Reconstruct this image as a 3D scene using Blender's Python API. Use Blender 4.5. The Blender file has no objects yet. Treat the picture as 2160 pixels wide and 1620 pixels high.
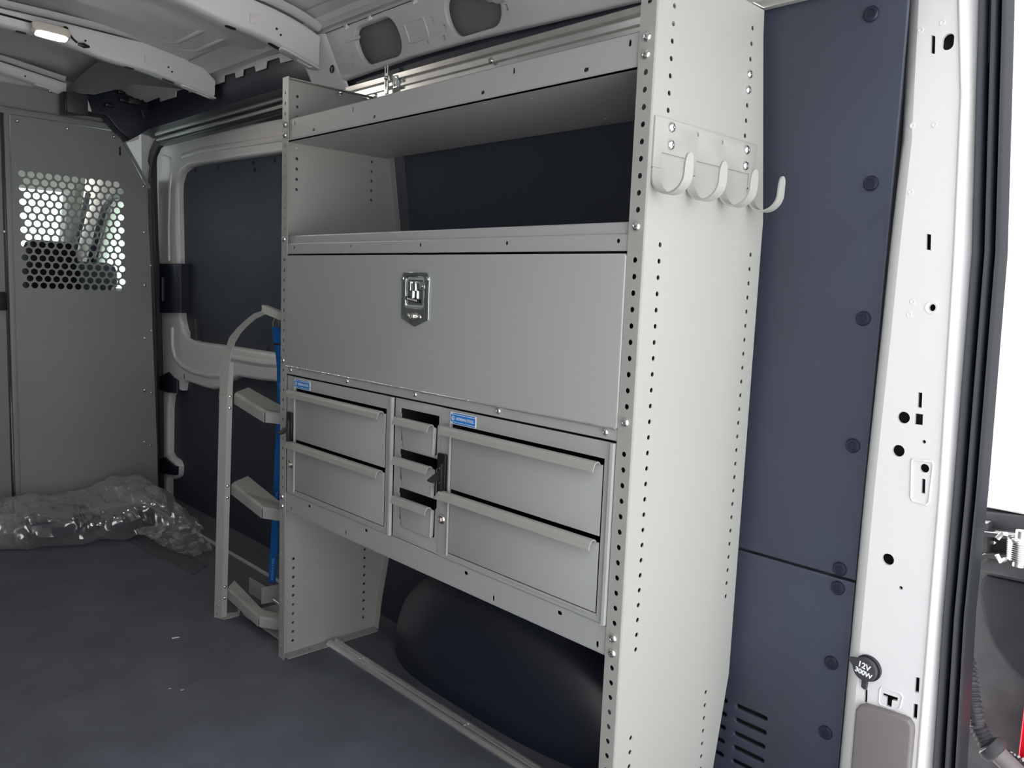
import bpy, bmesh, math, random
from mathutils import Vector, Matrix, noise
from mathutils.geometry import delaunay_2d_cdt
random.seed(7)
sc = bpy.context.scene
COL = sc.collection

# ------------------------------------------------------------------ camera
CAM = Vector((-1.0076, -0.7663, 0.9974)); YAW, PITCH, ROLL, FPX = 0.7679, -0.1149, 0.0403, 1708.36
_f = Vector((math.sin(YAW)*math.cos(PITCH), math.cos(YAW)*math.cos(PITCH), math.sin(PITCH)))
_r = Vector((math.cos(YAW), -math.sin(YAW), 0)); _u = _r.cross(_f)
RT = math.cos(ROLL)*_r + math.sin(ROLL)*_u; UP = -math.sin(ROLL)*_r + math.cos(ROLL)*_u
cam = bpy.data.objects.new('camera', bpy.data.cameras.new('camera')); COL.objects.link(cam)
cam.data.sensor_width = 36; cam.data.lens = FPX*36/2160; cam.data.clip_start = .02
cam.matrix_world = Matrix(((RT.x, UP.x, -_f.x, CAM.x), (RT.y, UP.y, -_f.y, CAM.y), (RT.z, UP.z, -_f.z, CAM.z), (0, 0, 0, 1)))
sc.camera = cam
# ------------------------------------------------------------------ sky, exposure
w = bpy.data.worlds.new('sky'); sc.world = w; w.use_nodes = True
bg = w.node_tree.nodes['Background']; bg.inputs[0].default_value = (.93, .96, 1.0, 1); bg.inputs[1].default_value = 2.75
sl = bpy.data.lights.new('sun', 'SUN'); sl.energy = 25; sl.angle = .01; sl.color = (1, .97, .93)
so = bpy.data.objects.new('sun', sl); COL.objects.link(so); so.rotation_euler = Vector((-.18, -.60, -.78)).to_track_quat('-Z', 'Y').to_euler()
sc.view_settings.view_transform = 'Standard'; sc.view_settings.look = 'None'
sc.view_settings.exposure = 0; sc.view_settings.gamma = 1; sc.view_settings.use_curve_mapping = False

def px(u, v, ax, val):
    """photo pixel -> point where its ray meets the plane ax = val"""
    d = RT*((u-1080)/FPX) - UP*((v-810)/FPX) + _f
    k = 'xyz'.index(ax); return CAM + d*((val-CAM[k])/d[k])
def pyz(pts, x): return [(p.y, p.z) for p in (px(u, v, 'x', x) for u, v in pts)]
def pxz(pts, y): return [(p.x, p.z) for p in (px(u, v, 'y', y) for u, v in pts)]

# ------------------------------------------------------------------ materials
def mat(name, col, rough=.5, metal=0., spec=.5, bump=0., bscale=200., var=0., vscale=8., coat=0., emis=None, estr=0., speck=0.):
    m = bpy.data.materials.new(name); m.use_nodes = True; nt = m.node_tree; b = nt.nodes['Principled BSDF']
    b.inputs['Base Color'].default_value = (*col, 1); b.inputs['Roughness'].default_value = rough
    b.inputs['Metallic'].default_value = metal; b.inputs['Specular IOR Level'].default_value = spec
    if coat: b.inputs['Coat Weight'].default_value = coat; b.inputs['Coat Roughness'].default_value = .08
    if emis: b.inputs['Emission Color'].default_value = (*emis, 1); b.inputs['Emission Strength'].default_value = estr
    tc = nt.nodes.new('ShaderNodeTexCoord')
    def nz(scale, det=3):
        n = nt.nodes.new('ShaderNodeTexNoise'); n.inputs['Scale'].default_value = scale; n.inputs['Detail'].default_value = det
        nt.links.new(tc.outputs['Object'], n.inputs['Vector']); return n
    if var:
        n = nz(vscale); r = nt.nodes.new('ShaderNodeMapRange'); r.inputs[3].default_value = 1-var; r.inputs[4].default_value = 1+var
        r.inputs[1].default_value = .25; r.inputs[2].default_value = .75
        nt.links.new(n.outputs[0], r.inputs[0])
        mx = nt.nodes.new('ShaderNodeMix'); mx.data_type = 'RGBA'; mx.blend_type = 'MULTIPLY'; mx.inputs[0].default_value = 1
        mx.inputs[6].default_value = (*col, 1); nt.links.new(r.outputs[0], mx.inputs[7]); out = mx.outputs[2]
        if speck:
            n2 = nz(420, 1); cr = nt.nodes.new('ShaderNodeMapRange'); cr.inputs[1].default_value = .60; cr.inputs[2].default_value = .72
            cr.inputs[4].default_value = speck; nt.links.new(n2.outputs[0], cr.inputs[0])
            m2 = nt.nodes.new('ShaderNodeMix'); m2.data_type = 'RGBA'; nt.links.new(cr.outputs[0], m2.inputs[0])
            nt.links.new(out, m2.inputs[6]); m2.inputs[7].default_value = (.16, .17, .2, 1); out = m2.outputs[2]
        nt.links.new(out, b.inputs['Base Color'])
    if bump:
        n = nz(bscale); bp = nt.nodes.new('ShaderNodeBump'); bp.inputs['Strength'].default_value = bump; bp.inputs['Distance'].default_value = .002
        nt.links.new(n.outputs[0], bp.inputs['Height']); nt.links.new(bp.outputs[0], b.inputs['Normal'])
    return m
M = dict(
    grey=mat('grey powder coat', (.375, .378, .35), .42, 0, .45, .02, 500, .02, 3),
    shelfgrey=mat('grey shelf paint', (.41, .415, .412), .42, 0, .45, .02, 500, .02, 3),
    pgrey=mat('charcoal grey partition paint', (.29, .30, .30), .45, 0, .4, .05, 400, .04, 5),
    black=mat('black wall lining', (.042, .050, .074), .5, 0, .45, .12, 700, .12, 4),
    lower=mat('black plastic liner', (.014, .018, .034), .33, 0, .45, .05, 900),
    stepm=mat('dark step rubber', (.10, .105, .125), .7, 0, .35, .3, 300, .1, 20),
    pocket=mat('black door pocket', (.016, .017, .022), .55, 0, .35, .1, 300, .2, 12),
    arch=mat('semi gloss black arch plastic', (.013, .017, .032), .34, 0, .9, .05, 900),
    rubber=mat('black rubber', (.020, .022, .029), .55, 0, .32, .05, 300),
    floor=mat('black rubber floor mat', (.118, .126, .152), .72, 0, .35, .6, 300, .2, 6, speck=.55),
    white=mat('white body paint', (.765, .76, .765), .28, 0, .5, 0, 1, .015, 2, coat=.4),
    roof=mat('grey white primer paint', (.62, .62, .63), .35, 0, .5, .02, 60, .03, 3, coat=.2),
    liner=mat('grey headliner cloth', (.26, .265, .28), .9, 0, .1, .2, 800, .05, 6),
    alu=mat('extruded aluminium', (.80, .79, .77), .24, .8, .5, .03, 300, .06, 30),
    zinc=mat('zinc plated steel', (.80, .80, .78), .22, 1., .5, .04, 200),
    chrome=mat('polished chrome plate', (.66, .72, .70), .16, 1., .5, .06, 80),
    lock=mat('nickel lock barrel', (.62, .58, .54), .22, 1., .5),
    dark=mat('black hardware', (.012, .012, .016), .38, 0, .5),
    darkgap=mat('unlit dark sheet steel', (.05, .05, .055), .6, 0, .3),  # shade behind gaps and inside carcasses is put into this base colour
    blue=mat('blue sticker ink', (.03, .24, .72), .35),
    wlabel=mat('white sticker film', (.80, .83, .86), .35),
    strap=mat('blue webbing', (.006, .13, .46), .65, 0, .3, .3, 900, .15, 60),
    strapink=mat('pale blue strap print', (.24, .46, .80), .7),
    cover=mat('taupe plastic cover', (.19, .17, .17), .5, 0, .4, .1, 500),
    cap=mat('dark grey moulded rubber', (.045, .045, .05), .5),
    ink=mat('white print', (.85, .85, .85), .5),
    red=mat('red tail lamp lens', (.60, .004, .02), .15, 0, .5, coat=.5),
    lamp=mat('lit lamp lens', (1, .95, .88), .4, emis=(1, .93, .82), estr=420),
    lampbody=mat('cream lamp housing', (.75, .70, .60), .4),
    conc=mat('concrete yard', (.49, .49, .49), .9, 0, .2, .3, 30, .12, 3),
    cabtrim=mat('beige grey cab trim', (.52, .50, .46), .7, 0, .3, .1, 300, .05, 5),
    cabdark=mat('black seat cloth', (.012, .012, .014), .85, 0, .2, .2, 600),
    dusty=mat('dusty black moulding', (.05, .05, .055), .6, 0, .4, .2, 200, .35, 18),
    tag=mat('printed paper tag', (.74, .70, .70), .6, 0, .3, 0, 1, .08, 90),
    step=mat('pale sill strip', (.55, .56, .58), .5),
)
def glassmat(name, tint, mixv):
    m = bpy.data.materials.new(name); m.use_nodes = True; nt = m.node_tree; nt.nodes.clear()
    o = nt.nodes.new('ShaderNodeOutputMaterial'); t = nt.nodes.new('ShaderNodeBsdfTransparent'); t.inputs[0].default_value = (*tint, 1)
    g = nt.nodes.new('ShaderNodeBsdfGlossy'); g.inputs['Roughness'].default_value = .05
    mx = nt.nodes.new('ShaderNodeMixShader'); mx.inputs[0].default_value = mixv
    nt.links.new(t.outputs[0], mx.inputs[1]); nt.links.new(g.outputs[0], mx.inputs[2]); nt.links.new(mx.outputs[0], o.inputs[0]); return m
M['glass'] = glassmat('tinted cab glass', (.80, .93, .90), .06)
def filmmat():
    m = bpy.data.materials.new('clear plastic film'); m.use_nodes = True; nt = m.node_tree; nt.nodes.clear()
    N = nt.nodes.new; L = nt.links.new
    o = N('ShaderNodeOutputMaterial'); t = N('ShaderNodeBsdfTransparent'); t.inputs[0].default_value = (.93, .94, .95, 1)
    g = N('ShaderNodeBsdfGlossy'); g.inputs['Roughness'].default_value = .14; g.inputs[0].default_value = (1, .98, .95, 1)
    d = N('ShaderNodeBsdfTranslucent'); d.inputs[0].default_value = (.8, .82, .85, 1)
    d2 = N('ShaderNodeBsdfDiffuse'); d2.inputs[0].default_value = (.8, .82, .85, 1)
    lw = N('ShaderNodeLayerWeight'); lw.inputs[0].default_value = .35
    r = N('ShaderNodeMapRange'); r.inputs[3].default_value = .30; r.inputs[4].default_value = .92; L(lw.outputs['Facing'], r.inputs[0])
    a = N('ShaderNodeMixShader'); a.inputs[0].default_value = .65; L(d.outputs[0], a.inputs[1]); L(d2.outputs[0], a.inputs[2])
    b = N('ShaderNodeMixShader'); b.inputs[0].default_value = .66; L(a.outputs[0], b.inputs[1]); L(g.outputs[0], b.inputs[2])
    c = N('ShaderNodeMixShader'); L(r.outputs[0], c.inputs[0]); L(t.outputs[0], c.inputs[1]); L(b.outputs[0], c.inputs[2]); L(c.outputs[0], o.inputs[0])
    return m
M['film'] = filmmat()

# ------------------------------------------------------------------ object helpers
WP = {}                                            # world position of each object's origin
def props(o, label=None, cat=None, group=None, kind=None):
    for k, v in (('label', label), ('category', cat), ('group', group), ('kind', kind)):
        if v: o[k] = v
    return o
def thing(name, label, cat, loc, group=None, kind=None):
    o = bpy.data.objects.new(name, None); COL.objects.link(o); o.location = loc; o.empty_display_size = .05
    WP[o] = Vector(loc); return props(o, label, cat, group, kind)
def obj(name, bm, m, parent=None, angle=32, label=None, cat=None, group=None, kind=None, recalc=True):
    if recalc: bmesh.ops.recalc_face_normals(bm, faces=bm.faces)
    me = bpy.data.meshes.new(name); bm.to_mesh(me); bm.free()
    for p in me.polygons: p.use_smooth = True
    me.set_sharp_from_angle(angle=math.radians(angle))
    me.materials.append(M[m] if isinstance(m, str) else m)
    xs = [v.co for v in me.vertices]
    c = Vector([(min(p[i] for p in xs)+max(p[i] for p in xs))/2 for i in range(3)])
    for v in me.vertices: v.co -= c
    o = bpy.data.objects.new(name, me); COL.objects.link(o)
    o.parent = parent; o.location = c-(WP[parent] if parent else Vector()); WP[o] = c
    return props(o, label, cat, group, kind)
def place(name, me, parent, p, nrm, m=None, roll=0, scale=1.):
    """shared mesh whose +Z axis is turned to nrm"""
    o = bpy.data.objects.new(name, me); COL.objects.link(o); o.parent = parent
    p = Vector(p); o.location = p-(WP[parent] if parent else Vector()); WP[o] = p
    q = Vector((0, 0, 1)).rotation_difference(Vector(nrm)); o.rotation_mode = 'QUATERNION'
    o.rotation_quaternion = q @ Matrix.Rotation(roll, 3, 'Z').to_quaternion(); o.scale = (scale,)*3
    return o
NB = bmesh.new
def face(bm, vs):
    try: return bm.faces.new(vs)
    except ValueError: return None
def area2(l): return sum(l[i][0]*l[(i+1) % len(l)][1]-l[(i+1) % len(l)][0]*l[i][1] for i in range(len(l)))
def offs(l, r):
    """move a closed loop to its left by r (mitred)"""
    n = len(l); out = []
    for i in range(n):
        a, b, c = l[i-1], l[i], l[(i+1) % n]
        d1 = Vector((b[0]-a[0], b[1]-a[1])); d2 = Vector((c[0]-b[0], c[1]-b[1]))
        if d1.length < 1e-9 or d2.length < 1e-9: out.append(tuple(b)); continue
        n1 = Vector((-d1.y, d1.x)).normalized(); n2 = Vector((-d2.y, d2.x)).normalized()
        s = n1+n2
        if s.length < .3: out.append((b[0]+n1.x*r, b[1]+n1.y*r)); continue
        s.normalize(); k = r/max(.5, s.dot(n1)); out.append((b[0]+s.x*k, b[1]+s.y*k))
    return out
def inside(l, x, y):
    r = False; n = len(l)
    for i in range(n):
        (xa, ya), (xb, yb) = l[i-1], l[i]
        if (ya > y) != (yb > y) and x < (xb-xa)*(y-ya)/(yb-ya)+xa: r = not r
    return r
def sheet(bm, outline, holes, f, t, r=0., k=3, steiner=(), rh=None):
    """plate of thickness t with real holes; f(s,t,depth)->xyz ; r = rounded front rim"""
    rh = r if rh is None else rh
    keep = []; bbs = []
    for h in holes:
        b = (min(p[0] for p in h)-rh, min(p[1] for p in h)-rh, max(p[0] for p in h)+rh, max(p[1] for p in h)+rh)
        if any(b[0] < c[2]+.0004 and c[0] < b[2]+.0004 and b[1] < c[3]+.0004 and c[1] < b[3]+.0004 for c in bbs): continue
        bbs.append(b); keep.append(h)
    holes = keep
    loops = [list(outline) if area2(outline) > 0 else list(outline)[::-1]]
    loops += [list(h) if area2(h) < 0 else list(h)[::-1] for h in holes]
    rr = [r]+[rh if min(max(p[i] for p in h)-min(p[i] for p in h) for i in (0, 1)) > 5*rh else 0. for h in holes]
    front = [offs(l, q) if q else l for l, q in zip(loops, rr)]
    vin = []; edges = []; own = []
    for li, l in enumerate(front):
        b = len(vin)
        for i, p in enumerate(l): vin.append(Vector(p)); edges.append((b+i, b+(i+1) % len(l))); own.append((li, i))
    nb = len(vin)
    vin += [Vector(p) for p in steiner]
    vo, eo, fo, ov, oe, of = delaunay_2d_cdt(vin, edges, [], 0, 1e-7)
    F = []; B = []; fid = {}
    for i, p in enumerate(vo):
        src = min(ov[i]) if ov[i] else None
        F.append(bm.verts.new(f(p.x, p.y, 0.)))
        if src is not None and src < nb:
            li, j = own[src]; fid[(li, j)] = i
            for s2 in ov[i]:
                if s2 < nb: fid[own[s2]] = i
            q = loops[li][j]; B.append(bm.verts.new(f(q[0], q[1], t)))
        else: B.append(bm.verts.new(f(p.x, p.y, t)))
    vl = {i: key[0] for key, i in fid.items()}
    for t3 in fo:
        ls = {vl.get(i, -1) for i in t3}
        if len(ls) == 1 and -1 not in ls:
            c = (vo[t3[0]]+vo[t3[1]]+vo[t3[2]])/3; li = ls.pop()
            if inside(front[li], c.x, c.y) == (li > 0): continue
        face(bm, [F[i] for i in t3]); face(bm, [B[i] for i in reversed(t3)])
    for li, l in enumerate(loops):
        q = rr[li]; rings = [[F[fid[(li, j)]] if (li, j) in fid else None for j in range(len(l))]]
        if any(x is None for x in rings[0]): continue
        if q:
            for s in range(1, k+1):
                a = s/k*math.pi/2; lo = offs(l, q*(1-math.sin(a))) if s < k else l
                rings.append([bm.verts.new(f(p[0], p[1], q*(1-math.cos(a)))) for p in lo])
        rings.append([B[fid[(li, j)]] for j in range(len(l))])
        for A, C in zip(rings, rings[1:]):
            for j in range(len(l)):
                j2 = (j+1) % len(l); face(bm, [A[j], A[j2], C[j2], C[j]])
    return bm
def circ(x, y, r, n=10): return [(x+r*math.cos(2*math.pi*i/n+.3), y+r*math.sin(2*math.pi*i/n+.3)) for i in range(n)]
def rrect(x0, y0, x1, y1, r, n=4):
    out = []
    for cx, cy, a0 in ((x1-r, y1-r, 0), (x0+r, y1-r, 90), (x0+r, y0+r, 180), (x1-r, y0+r, 270)):
        for i in range(n+1):
            a = math.radians(a0+90*i/n); out.append((cx+r*math.cos(a), cy+r*math.sin(a)))
    return out
def slot(x, y, w_, h_, n=4): return rrect(x-w_/2, y-h_/2, x+w_/2, y+h_/2, min(w_, h_)*.49, n)
def rect(x0, y0, x1, y1): return [(x0, y0), (x1, y0), (x1, y1), (x0, y1)]
def grid(x0, y0, x1, y1, nx, ny): return [(x0+(x1-x0)*i/nx, y0+(y1-y0)*j/ny) for i in range(1, nx) for j in range(1, ny)]
FX = lambda x0, sgn=1: (lambda s, t, d: (x0+sgn*d, s, t))       # plate facing -x : coords (y,z)
FY = lambda y0, sgn=1: (lambda s, t, d: (s, y0+sgn*d, t))       # plate facing -y : coords (x,z)
FZ = lambda z0, sgn=1: (lambda s, t, d: (s, t, z0+sgn*d))       # horizontal plate : coords (x,y)
def box(bm, lo, hi, bev=0., seg=2):
    b2 = NB(); r = bmesh.ops.create_cube(b2, size=1)
    for v in b2.verts:
        for i in range(3): v.co[i] = lo[i]+(v.co[i]+.5)*(hi[i]-lo[i])
    if bev: bmesh.ops.bevel(b2, geom=list(b2.edges), offset=bev, segments=seg, affect='EDGES', profile=.5)
    me = bpy.data.meshes.new('t'); b2.to_mesh(me); b2.free(); bm.from_mesh(me); bpy.data.meshes.remove(me); return bm
def tube(bm, pts, r, n=8, cap=True, radii=None):
    pts = [Vector(p) for p in pts]; prev = None; rings = []
    for i, p in enumerate(pts):
        d = (pts[min(i+1, len(pts)-1)]-pts[max(i-1, 0)]).normalized()
        if prev is None: a = d.orthogonal().normalized()
        else: a = (prev-d*prev.dot(d)).normalized()
        prev = a; b = d.cross(a); q = radii[i] if radii else r
        rings.append([bm.verts.new(p+(a*math.cos(2*math.pi*j/n)+b*math.sin(2*math.pi*j/n))*q) for j in range(n)])
    for A, C in zip(rings, rings[1:]):
        for j in range(n): face(bm, [A[j], A[(j+1) % n], C[(j+1) % n], C[j]])
    if cap: face(bm, rings[0][::-1]); face(bm, rings[-1])
    return bm
def loft(bm, rows, closed=False, cap=False):
    """rows of equally many points"""
    V = [[bm.verts.new(p) for p in r] for r in rows]; n = len(rows[0])
    for A, C in zip(V, V[1:]):
        for j in range(n if closed else n-1): face(bm, [A[j], A[(j+1) % n], C[(j+1) % n], C[j]])
    if cap: face(bm, V[0][::-1]); face(bm, V[-1])
    return bm
def strip(bm, line, wvec, thick, nrm):
    """ribbon: centre line, width vectors (one or per point), thickness along nrm"""
    rows = []
    for i, p in enumerate(line):
        p = Vector(p); wv = Vector(wvec[i] if isinstance(wvec, list) else wvec)/2
        nv = Vector(nrm[i] if isinstance(nrm, list) else nrm)*thick/2
        rows.append([p-wv-nv, p+wv-nv, p+wv+nv, p-wv+nv])
    return loft(bm, rows, True, True)
def prism(bm, prof, f0, f1):
    """closed 2D profile extruded between two mappings (u,v)->xyz"""
    return loft(bm, [[f0(*p) for p in prof], [f1(*p) for p in prof]], True, True)
def lathe(bm, prof, p, ax, n=14, cap=True):
    ax = Vector(ax).normalized(); a = ax.orthogonal().normalized(); b = ax.cross(a); p = Vector(p)
    rows = [[p+ax*h+(a*math.cos(2*math.pi*j/n)+b*math.sin(2*math.pi*j/n))*max(r, 1e-5) for j in range(n)] for r, h in prof]
    return loft(bm, rows, True, cap)
def mesh_of(bm, name, m, angle=40):
    bmesh.ops.recalc_face_normals(bm, faces=bm.faces); me = bpy.data.meshes.new(name); bm.to_mesh(me); bm.free()
    for p in me.polygons: p.use_smooth = True
    me.set_sharp_from_angle(angle=math.radians(angle)); me.materials.append(M[m]); return me
def screw_mesh(name, r, h, m='zinc', cross=True):
    bm = NB(); n = 12
    lathe(bm, [(r*1.0, -.001), (r, h*.25), (r*.9, h*.6), (r*.68, h*.88), (r*.42, h)] + ([(r*.36, h*.55), (.0002, h*.45)] if cross else [(.0002, h*1.05)]), (0, 0, 0), (0, 0, 1), n)
    if cross:
        for a in (0, math.pi/2):
            c, s = math.cos(a), math.sin(a); q = r*.62
            box(bm, (-q if a == 0 else -r*.1, -r*.1 if a == 0 else -q, h*.45), (q if a == 0 else r*.1, r*.1 if a == 0 else q, h*.80))
    return mesh_of(bm, name, m)
SCREW = screw_mesh('screw', .0075, .0052); RIVET = screw_mesh('rivet', .0055, .003, 'zinc', False); GRIVET = screw_mesh('grey_rivet', .0075, .004, 'grey', False)
def text_bm(txt, size, org, right, up, ext=.0004, bold=0., align='CENTER'):
    cu = bpy.data.curves.new('t', 'FONT'); cu.body = txt; cu.size = size; cu.align_x = align; cu.align_y = 'CENTER'; cu.extrude = ext; cu.offset = bold
    o = bpy.data.objects.new('t', cu); COL.objects.link(o); dg = bpy.context.evaluated_depsgraph_get()
    me = bpy.data.meshes.new_from_object(o.evaluated_get(dg)); bpy.data.objects.remove(o); bpy.data.curves.remove(cu)
    right = Vector(right).normalized(); up = Vector(up).normalized(); n = right.cross(up); org = Vector(org)
    for v in me.vertices: v.co = org+right*v.co.x+up*v.co.y+n*v.co.z
    bm = NB(); bm.from_mesh(me); bpy.data.meshes.remove(me); return bm

# ================================================================== SETTING
W = 1.1362; SP = .0254
def wallx(z):                                      # inside face of the right-hand lining
    return .372 if z < 1.14 else .372-(z-1.14)*.14
bm = NB(); sheet(bm, rect(-12, -14, 12, 10), [], FZ(-.62, -1), .1)
obj('ground', bm, 'conc', kind='structure')
# floor mat with edge lip at the rear
bm = NB(); sheet(bm, rect(-1.46, -.42, .42, 2.92), [], FZ(0, -1), .02, .004)
fl = obj('floor', bm, 'floor', kind='structure')
bm = NB(); strip(bm, [(.262, 1.55, .003), (.262, 2.82, .003)], (.012, 0, 0), .005, (0, 0, 1)); obj('sill_strip', bm, 'step', fl)
bm = NB(); p = [px(u, v, 'z', 0) for u, v in [(270, 1143), (345, 1141), (440, 1192), (408, 1213)]]
sheet(bm, [(q.x, q.y) for q in p], [], FZ(.003, -1), .003, .001); obj('step_mat', bm, 'stepm', fl)
bm = NB()
for k in range(5):
    a = p[0].lerp(p[1], .15+.17*k); b = p[3].lerp(p[2], .15+.17*k); strip(bm, [a+Vector((0, 0, .0035)), b+Vector((0, 0, .0035))], (.012, .004, 0), .002, (0, 0, 1))
obj('tread_rib', bm, 'stepm', fl, kind='stuff')

# right wall: outer skin + lining panels + push pins
bm = NB(); box(bm, (.44, -.33, -.3), (.47, 2.95, 1.75))
wr = obj('wall_right', bm, 'roof', kind='structure')
FW = lambda off: (lambda s, t, d: (wallx(t)+off+d, s, t))
bm = NB(); sheet(bm, [(-.212, .5225), (1.54, .5225), (1.54, 1.60), (-.236, 1.60), (-.232, 1.5), (-.224, 1.32), (-.214, 1.14)], [], FW(0), .006, .002, steiner=[(y*.1, 1.14) for y in range(-2, 15)]+grid(-.2, .53, 1.5, 1.59, 10, 12))
obj('upper_lining_panel', bm, 'black', wr)
vents = []
for c0, c1 in ((-.072, -.005), (.014, .081)):
    for k in range(5): vents.append(slot((c0+c1)/2, .208-.0284*k, c1-c0, .0095))
bm = NB(); sheet(bm, rect(-.212, .0, 1.54, .5175), vents, FW(0), .006, .002, rh=.0015)
obj('lower_lining_panel', bm, 'black', wr)
bm = NB(); box(bm, (.392, -.15, .05), (.396, .2, .26)); obj('vent_backing', bm, 'cap', wr)
bm = NB(); lathe(bm, [(.0125, -.001), (.0125, .002), (.0105, .0045), (.007, .0052), (.0065, .0036), (.0002, .0036)], (0, 0, 0), (0, 0, 1), 18); PIN = mesh_of(bm, 'push_pin', 'lower')
for u, v in [(1862, 45), (1842, 388), (1822, 672), (1800, 940), (1772, 1200), (1768, 1240), (1754, 1398), (1742, 1545)]:
    q = px(u, v, 'x', .372); place('push_pin', PIN, wr, (wallx(q.z), q.y, q.z), (-1, 0, 0))

# left wall, rear header, roof
bm = NB(); sheet(bm, rect(-.40, 0, 2.9, 1.72), [], lambda s, t, d: (-1.44-d+max(0, t-1.14)*.2, s, t), .03, .004, steiner=grid(-.4, 0, 2.9, 1.72, 6, 12))
obj('wall_left', bm, 'grey', kind='structure')
ROOF = lambda x: 1.79-.135*(x+.53)**2
bm = NB(); xs = [-1.46+.05*i for i in range(39)]
ys = [-.42+.04*i for i in range(84)]
def skin(x, y):
    z = max(ROOF(x), 1.712)
    for c in (.62, 1.66): z -= .010*max(0, 1-abs((y-c)/.10))**.6 if abs(y-c) < .10 else 0
    return z
loft(bm, [[(x, y, skin(x, y)) for x in xs] for y in ys])
r2 = bmesh.ops.extrude_face_region(bm, geom=list(bm.faces))
for v in [g for g in r2['geom'] if isinstance(g, bmesh.types.BMVert)]: v.co.z += .012
ceil = obj('ceiling', bm, 'roof', kind='structure')
for ya, yb in ((-.35, .46), (.66, 1.24), (1.44, 2.0)):
    for xx in (.064, .128, -.45, -.95):
        bm = NB(); zz = ROOF(xx)+.004
        tube(bm, [(xx-.03, ya, zz+.006), (xx, ya+.05, zz), (xx, (ya+yb)/2, zz), (xx, yb-.05, zz), (xx-.03, yb, zz+.006)], .009, 8); obj('roof_swage', bm, 'roof', ceil, 60)
bm = NB(); sheet(bm, [(-1.40, 1.60), (.36, 1.60), (.30, 1.70), (.22, 1.76), (-.53, 1.80), (-1.3, 1.76)], [], FY(-.40), .04, .012); obj('trim_1', bm, 'white', kind='structure')

# roof bows (hat sections across the van)
def bow(nm, y0, lo, hi, dep):
    """lo / hi: (x,z) lower and upper edges of the rear face"""
    def interp(t, x):
        for (a, za), (b, zb) in zip(t, t[1:]):
            if x <= b: return za+(zb-za)*(x-a)/(b-a)
        return t[-1][1]
    t = thing(nm, None, None, (-.5, y0, 1.7), kind='structure')
    xs = [-1.28+.04*i for i in range(38)]; xs = [x for x in xs if x < lo[-1][0]]+[lo[-1][0]]
    bm = NB(); rows = []
    for x in xs:
        a, b = interp(lo, x), interp(hi, x)
        rows.append([(x, y0+.012, b+.018), (x, y0-.002, b+.014), (x, y0-.004, b+.002), (x, y0, b-.004), (x, y0+.002, a+.006), (x, y0+.008, a), (x, y0+.03, a-.002), (x, y0+dep-.006, a), (x, y0+dep, a+.008), (x, y0+dep+.004, b), (x, y0+dep+.02, b+.01)])
    loft(bm, rows); obj('channel', bm, 'white', t, 50)
    bm = NB(); rows = []
    for x in xs[:-1]:
        b = interp(hi, x); rows.append([(x, y0-.006, b+.026), (x, y0-.012, b+.016), (x, y0-.024, b+.014), (x, y0-.034, b+.020), (x, y0-.040, b+.030)])
    loft(bm, rows); obj('roof_flange', bm, 'roof', t, 60)
    # lightening holes in the underside and face: dark recessed dimples
    bm = NB()
    for x, w_, dy in ((-.34, .03, .03), (-.03, .03, .03), (.095, .04, .028)):
        if x < lo[-1][0]-.02: sheet(bm, slot(x, y0+dy, w_, .016), [], lambda s, q, d: (s, q, interp(lo, s)-.0035+d), .002)
    for x, f_ in ((-.17, .55), (.085, .5), (.097, .35)):
        sheet(bm, circ(x, f_, .0032 if x < 0 else .003, 8), [], lambda s, q, d, x=x, f_=f_: (s, y0-.002+d, interp(lo, x)+(interp(hi, x)-interp(lo, x))*f_+(q-f_)), .002)
    obj('punched_hole', bm, 'dark', t)
    bm = NB(); xx = .02; zc = (interp(lo, xx)+interp(hi, xx))/2
    sheet(bm, rect(xx-.012, zc-.013, xx+.012, zc+.012), [], FY(y0-.003), .002); obj('paper_tag', bm, 'tag', t)
    # drawn gusset tray at the outer end
    bm = NB(); x1 = lo[-1][0]
    sheet(bm, rrect(x1-.11, y0+.004, x1+.01, y0+.035, .012), [rrect(x1-.055, y0+.010, x1-.012, y0+.028, .006)], lambda s, q, d: (s, q, interp(lo, s)-.006+d), .005, .002); obj('end_tray', bm, 'white', t)
    return t
b1 = bow('trim_2', 2.08, [(-1.4, 1.68), (-.5, 1.715), (-.28, 1.709), (-.1, 1.678), (.03, 1.668), (.20, 1.637), (.245, 1.628)], [(-1.4, 1.70), (-.5, 1.742), (-.22, 1.742), (.0, 1.738), (.12, 1.722), (.19, 1.708), (.222, 1.698), (.245, 1.668)], .06)
b2 = bow('trim_3', 1.33, [(-1.4, 1.66), (-.5, 1.70), (-.165, 1.678), (-.05, 1.655), (.05, 1.645), (.17, 1.613), (.215, 1.60)], [(-1.4, 1.69), (-.5, 1.74), (-.02, 1.717), (.105, 1.70), (.18, 1.68), (.24, 1.655)], .06)
b3 = bow('trim_4', 2.80, [(-1.4, 1.70), (-.5, 1.735), (-.25, 1.725), (-.05, 1.692), (-.03, 1.69)], [(-1.4, 1.72), (-.5, 1.755), (-.25, 1.745), (-.04, 1.712)], .03)
b4 = bow('trim_5', .55, [(-1.4, 1.66), (-.5, 1.70), (-.165, 1.678), (.05, 1.65), (.20, 1.61)], [(-1.4, 1.69), (-.5, 1.74), (-.02, 1.72), (.12, 1.70), (.22, 1.66)], .06)

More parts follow.
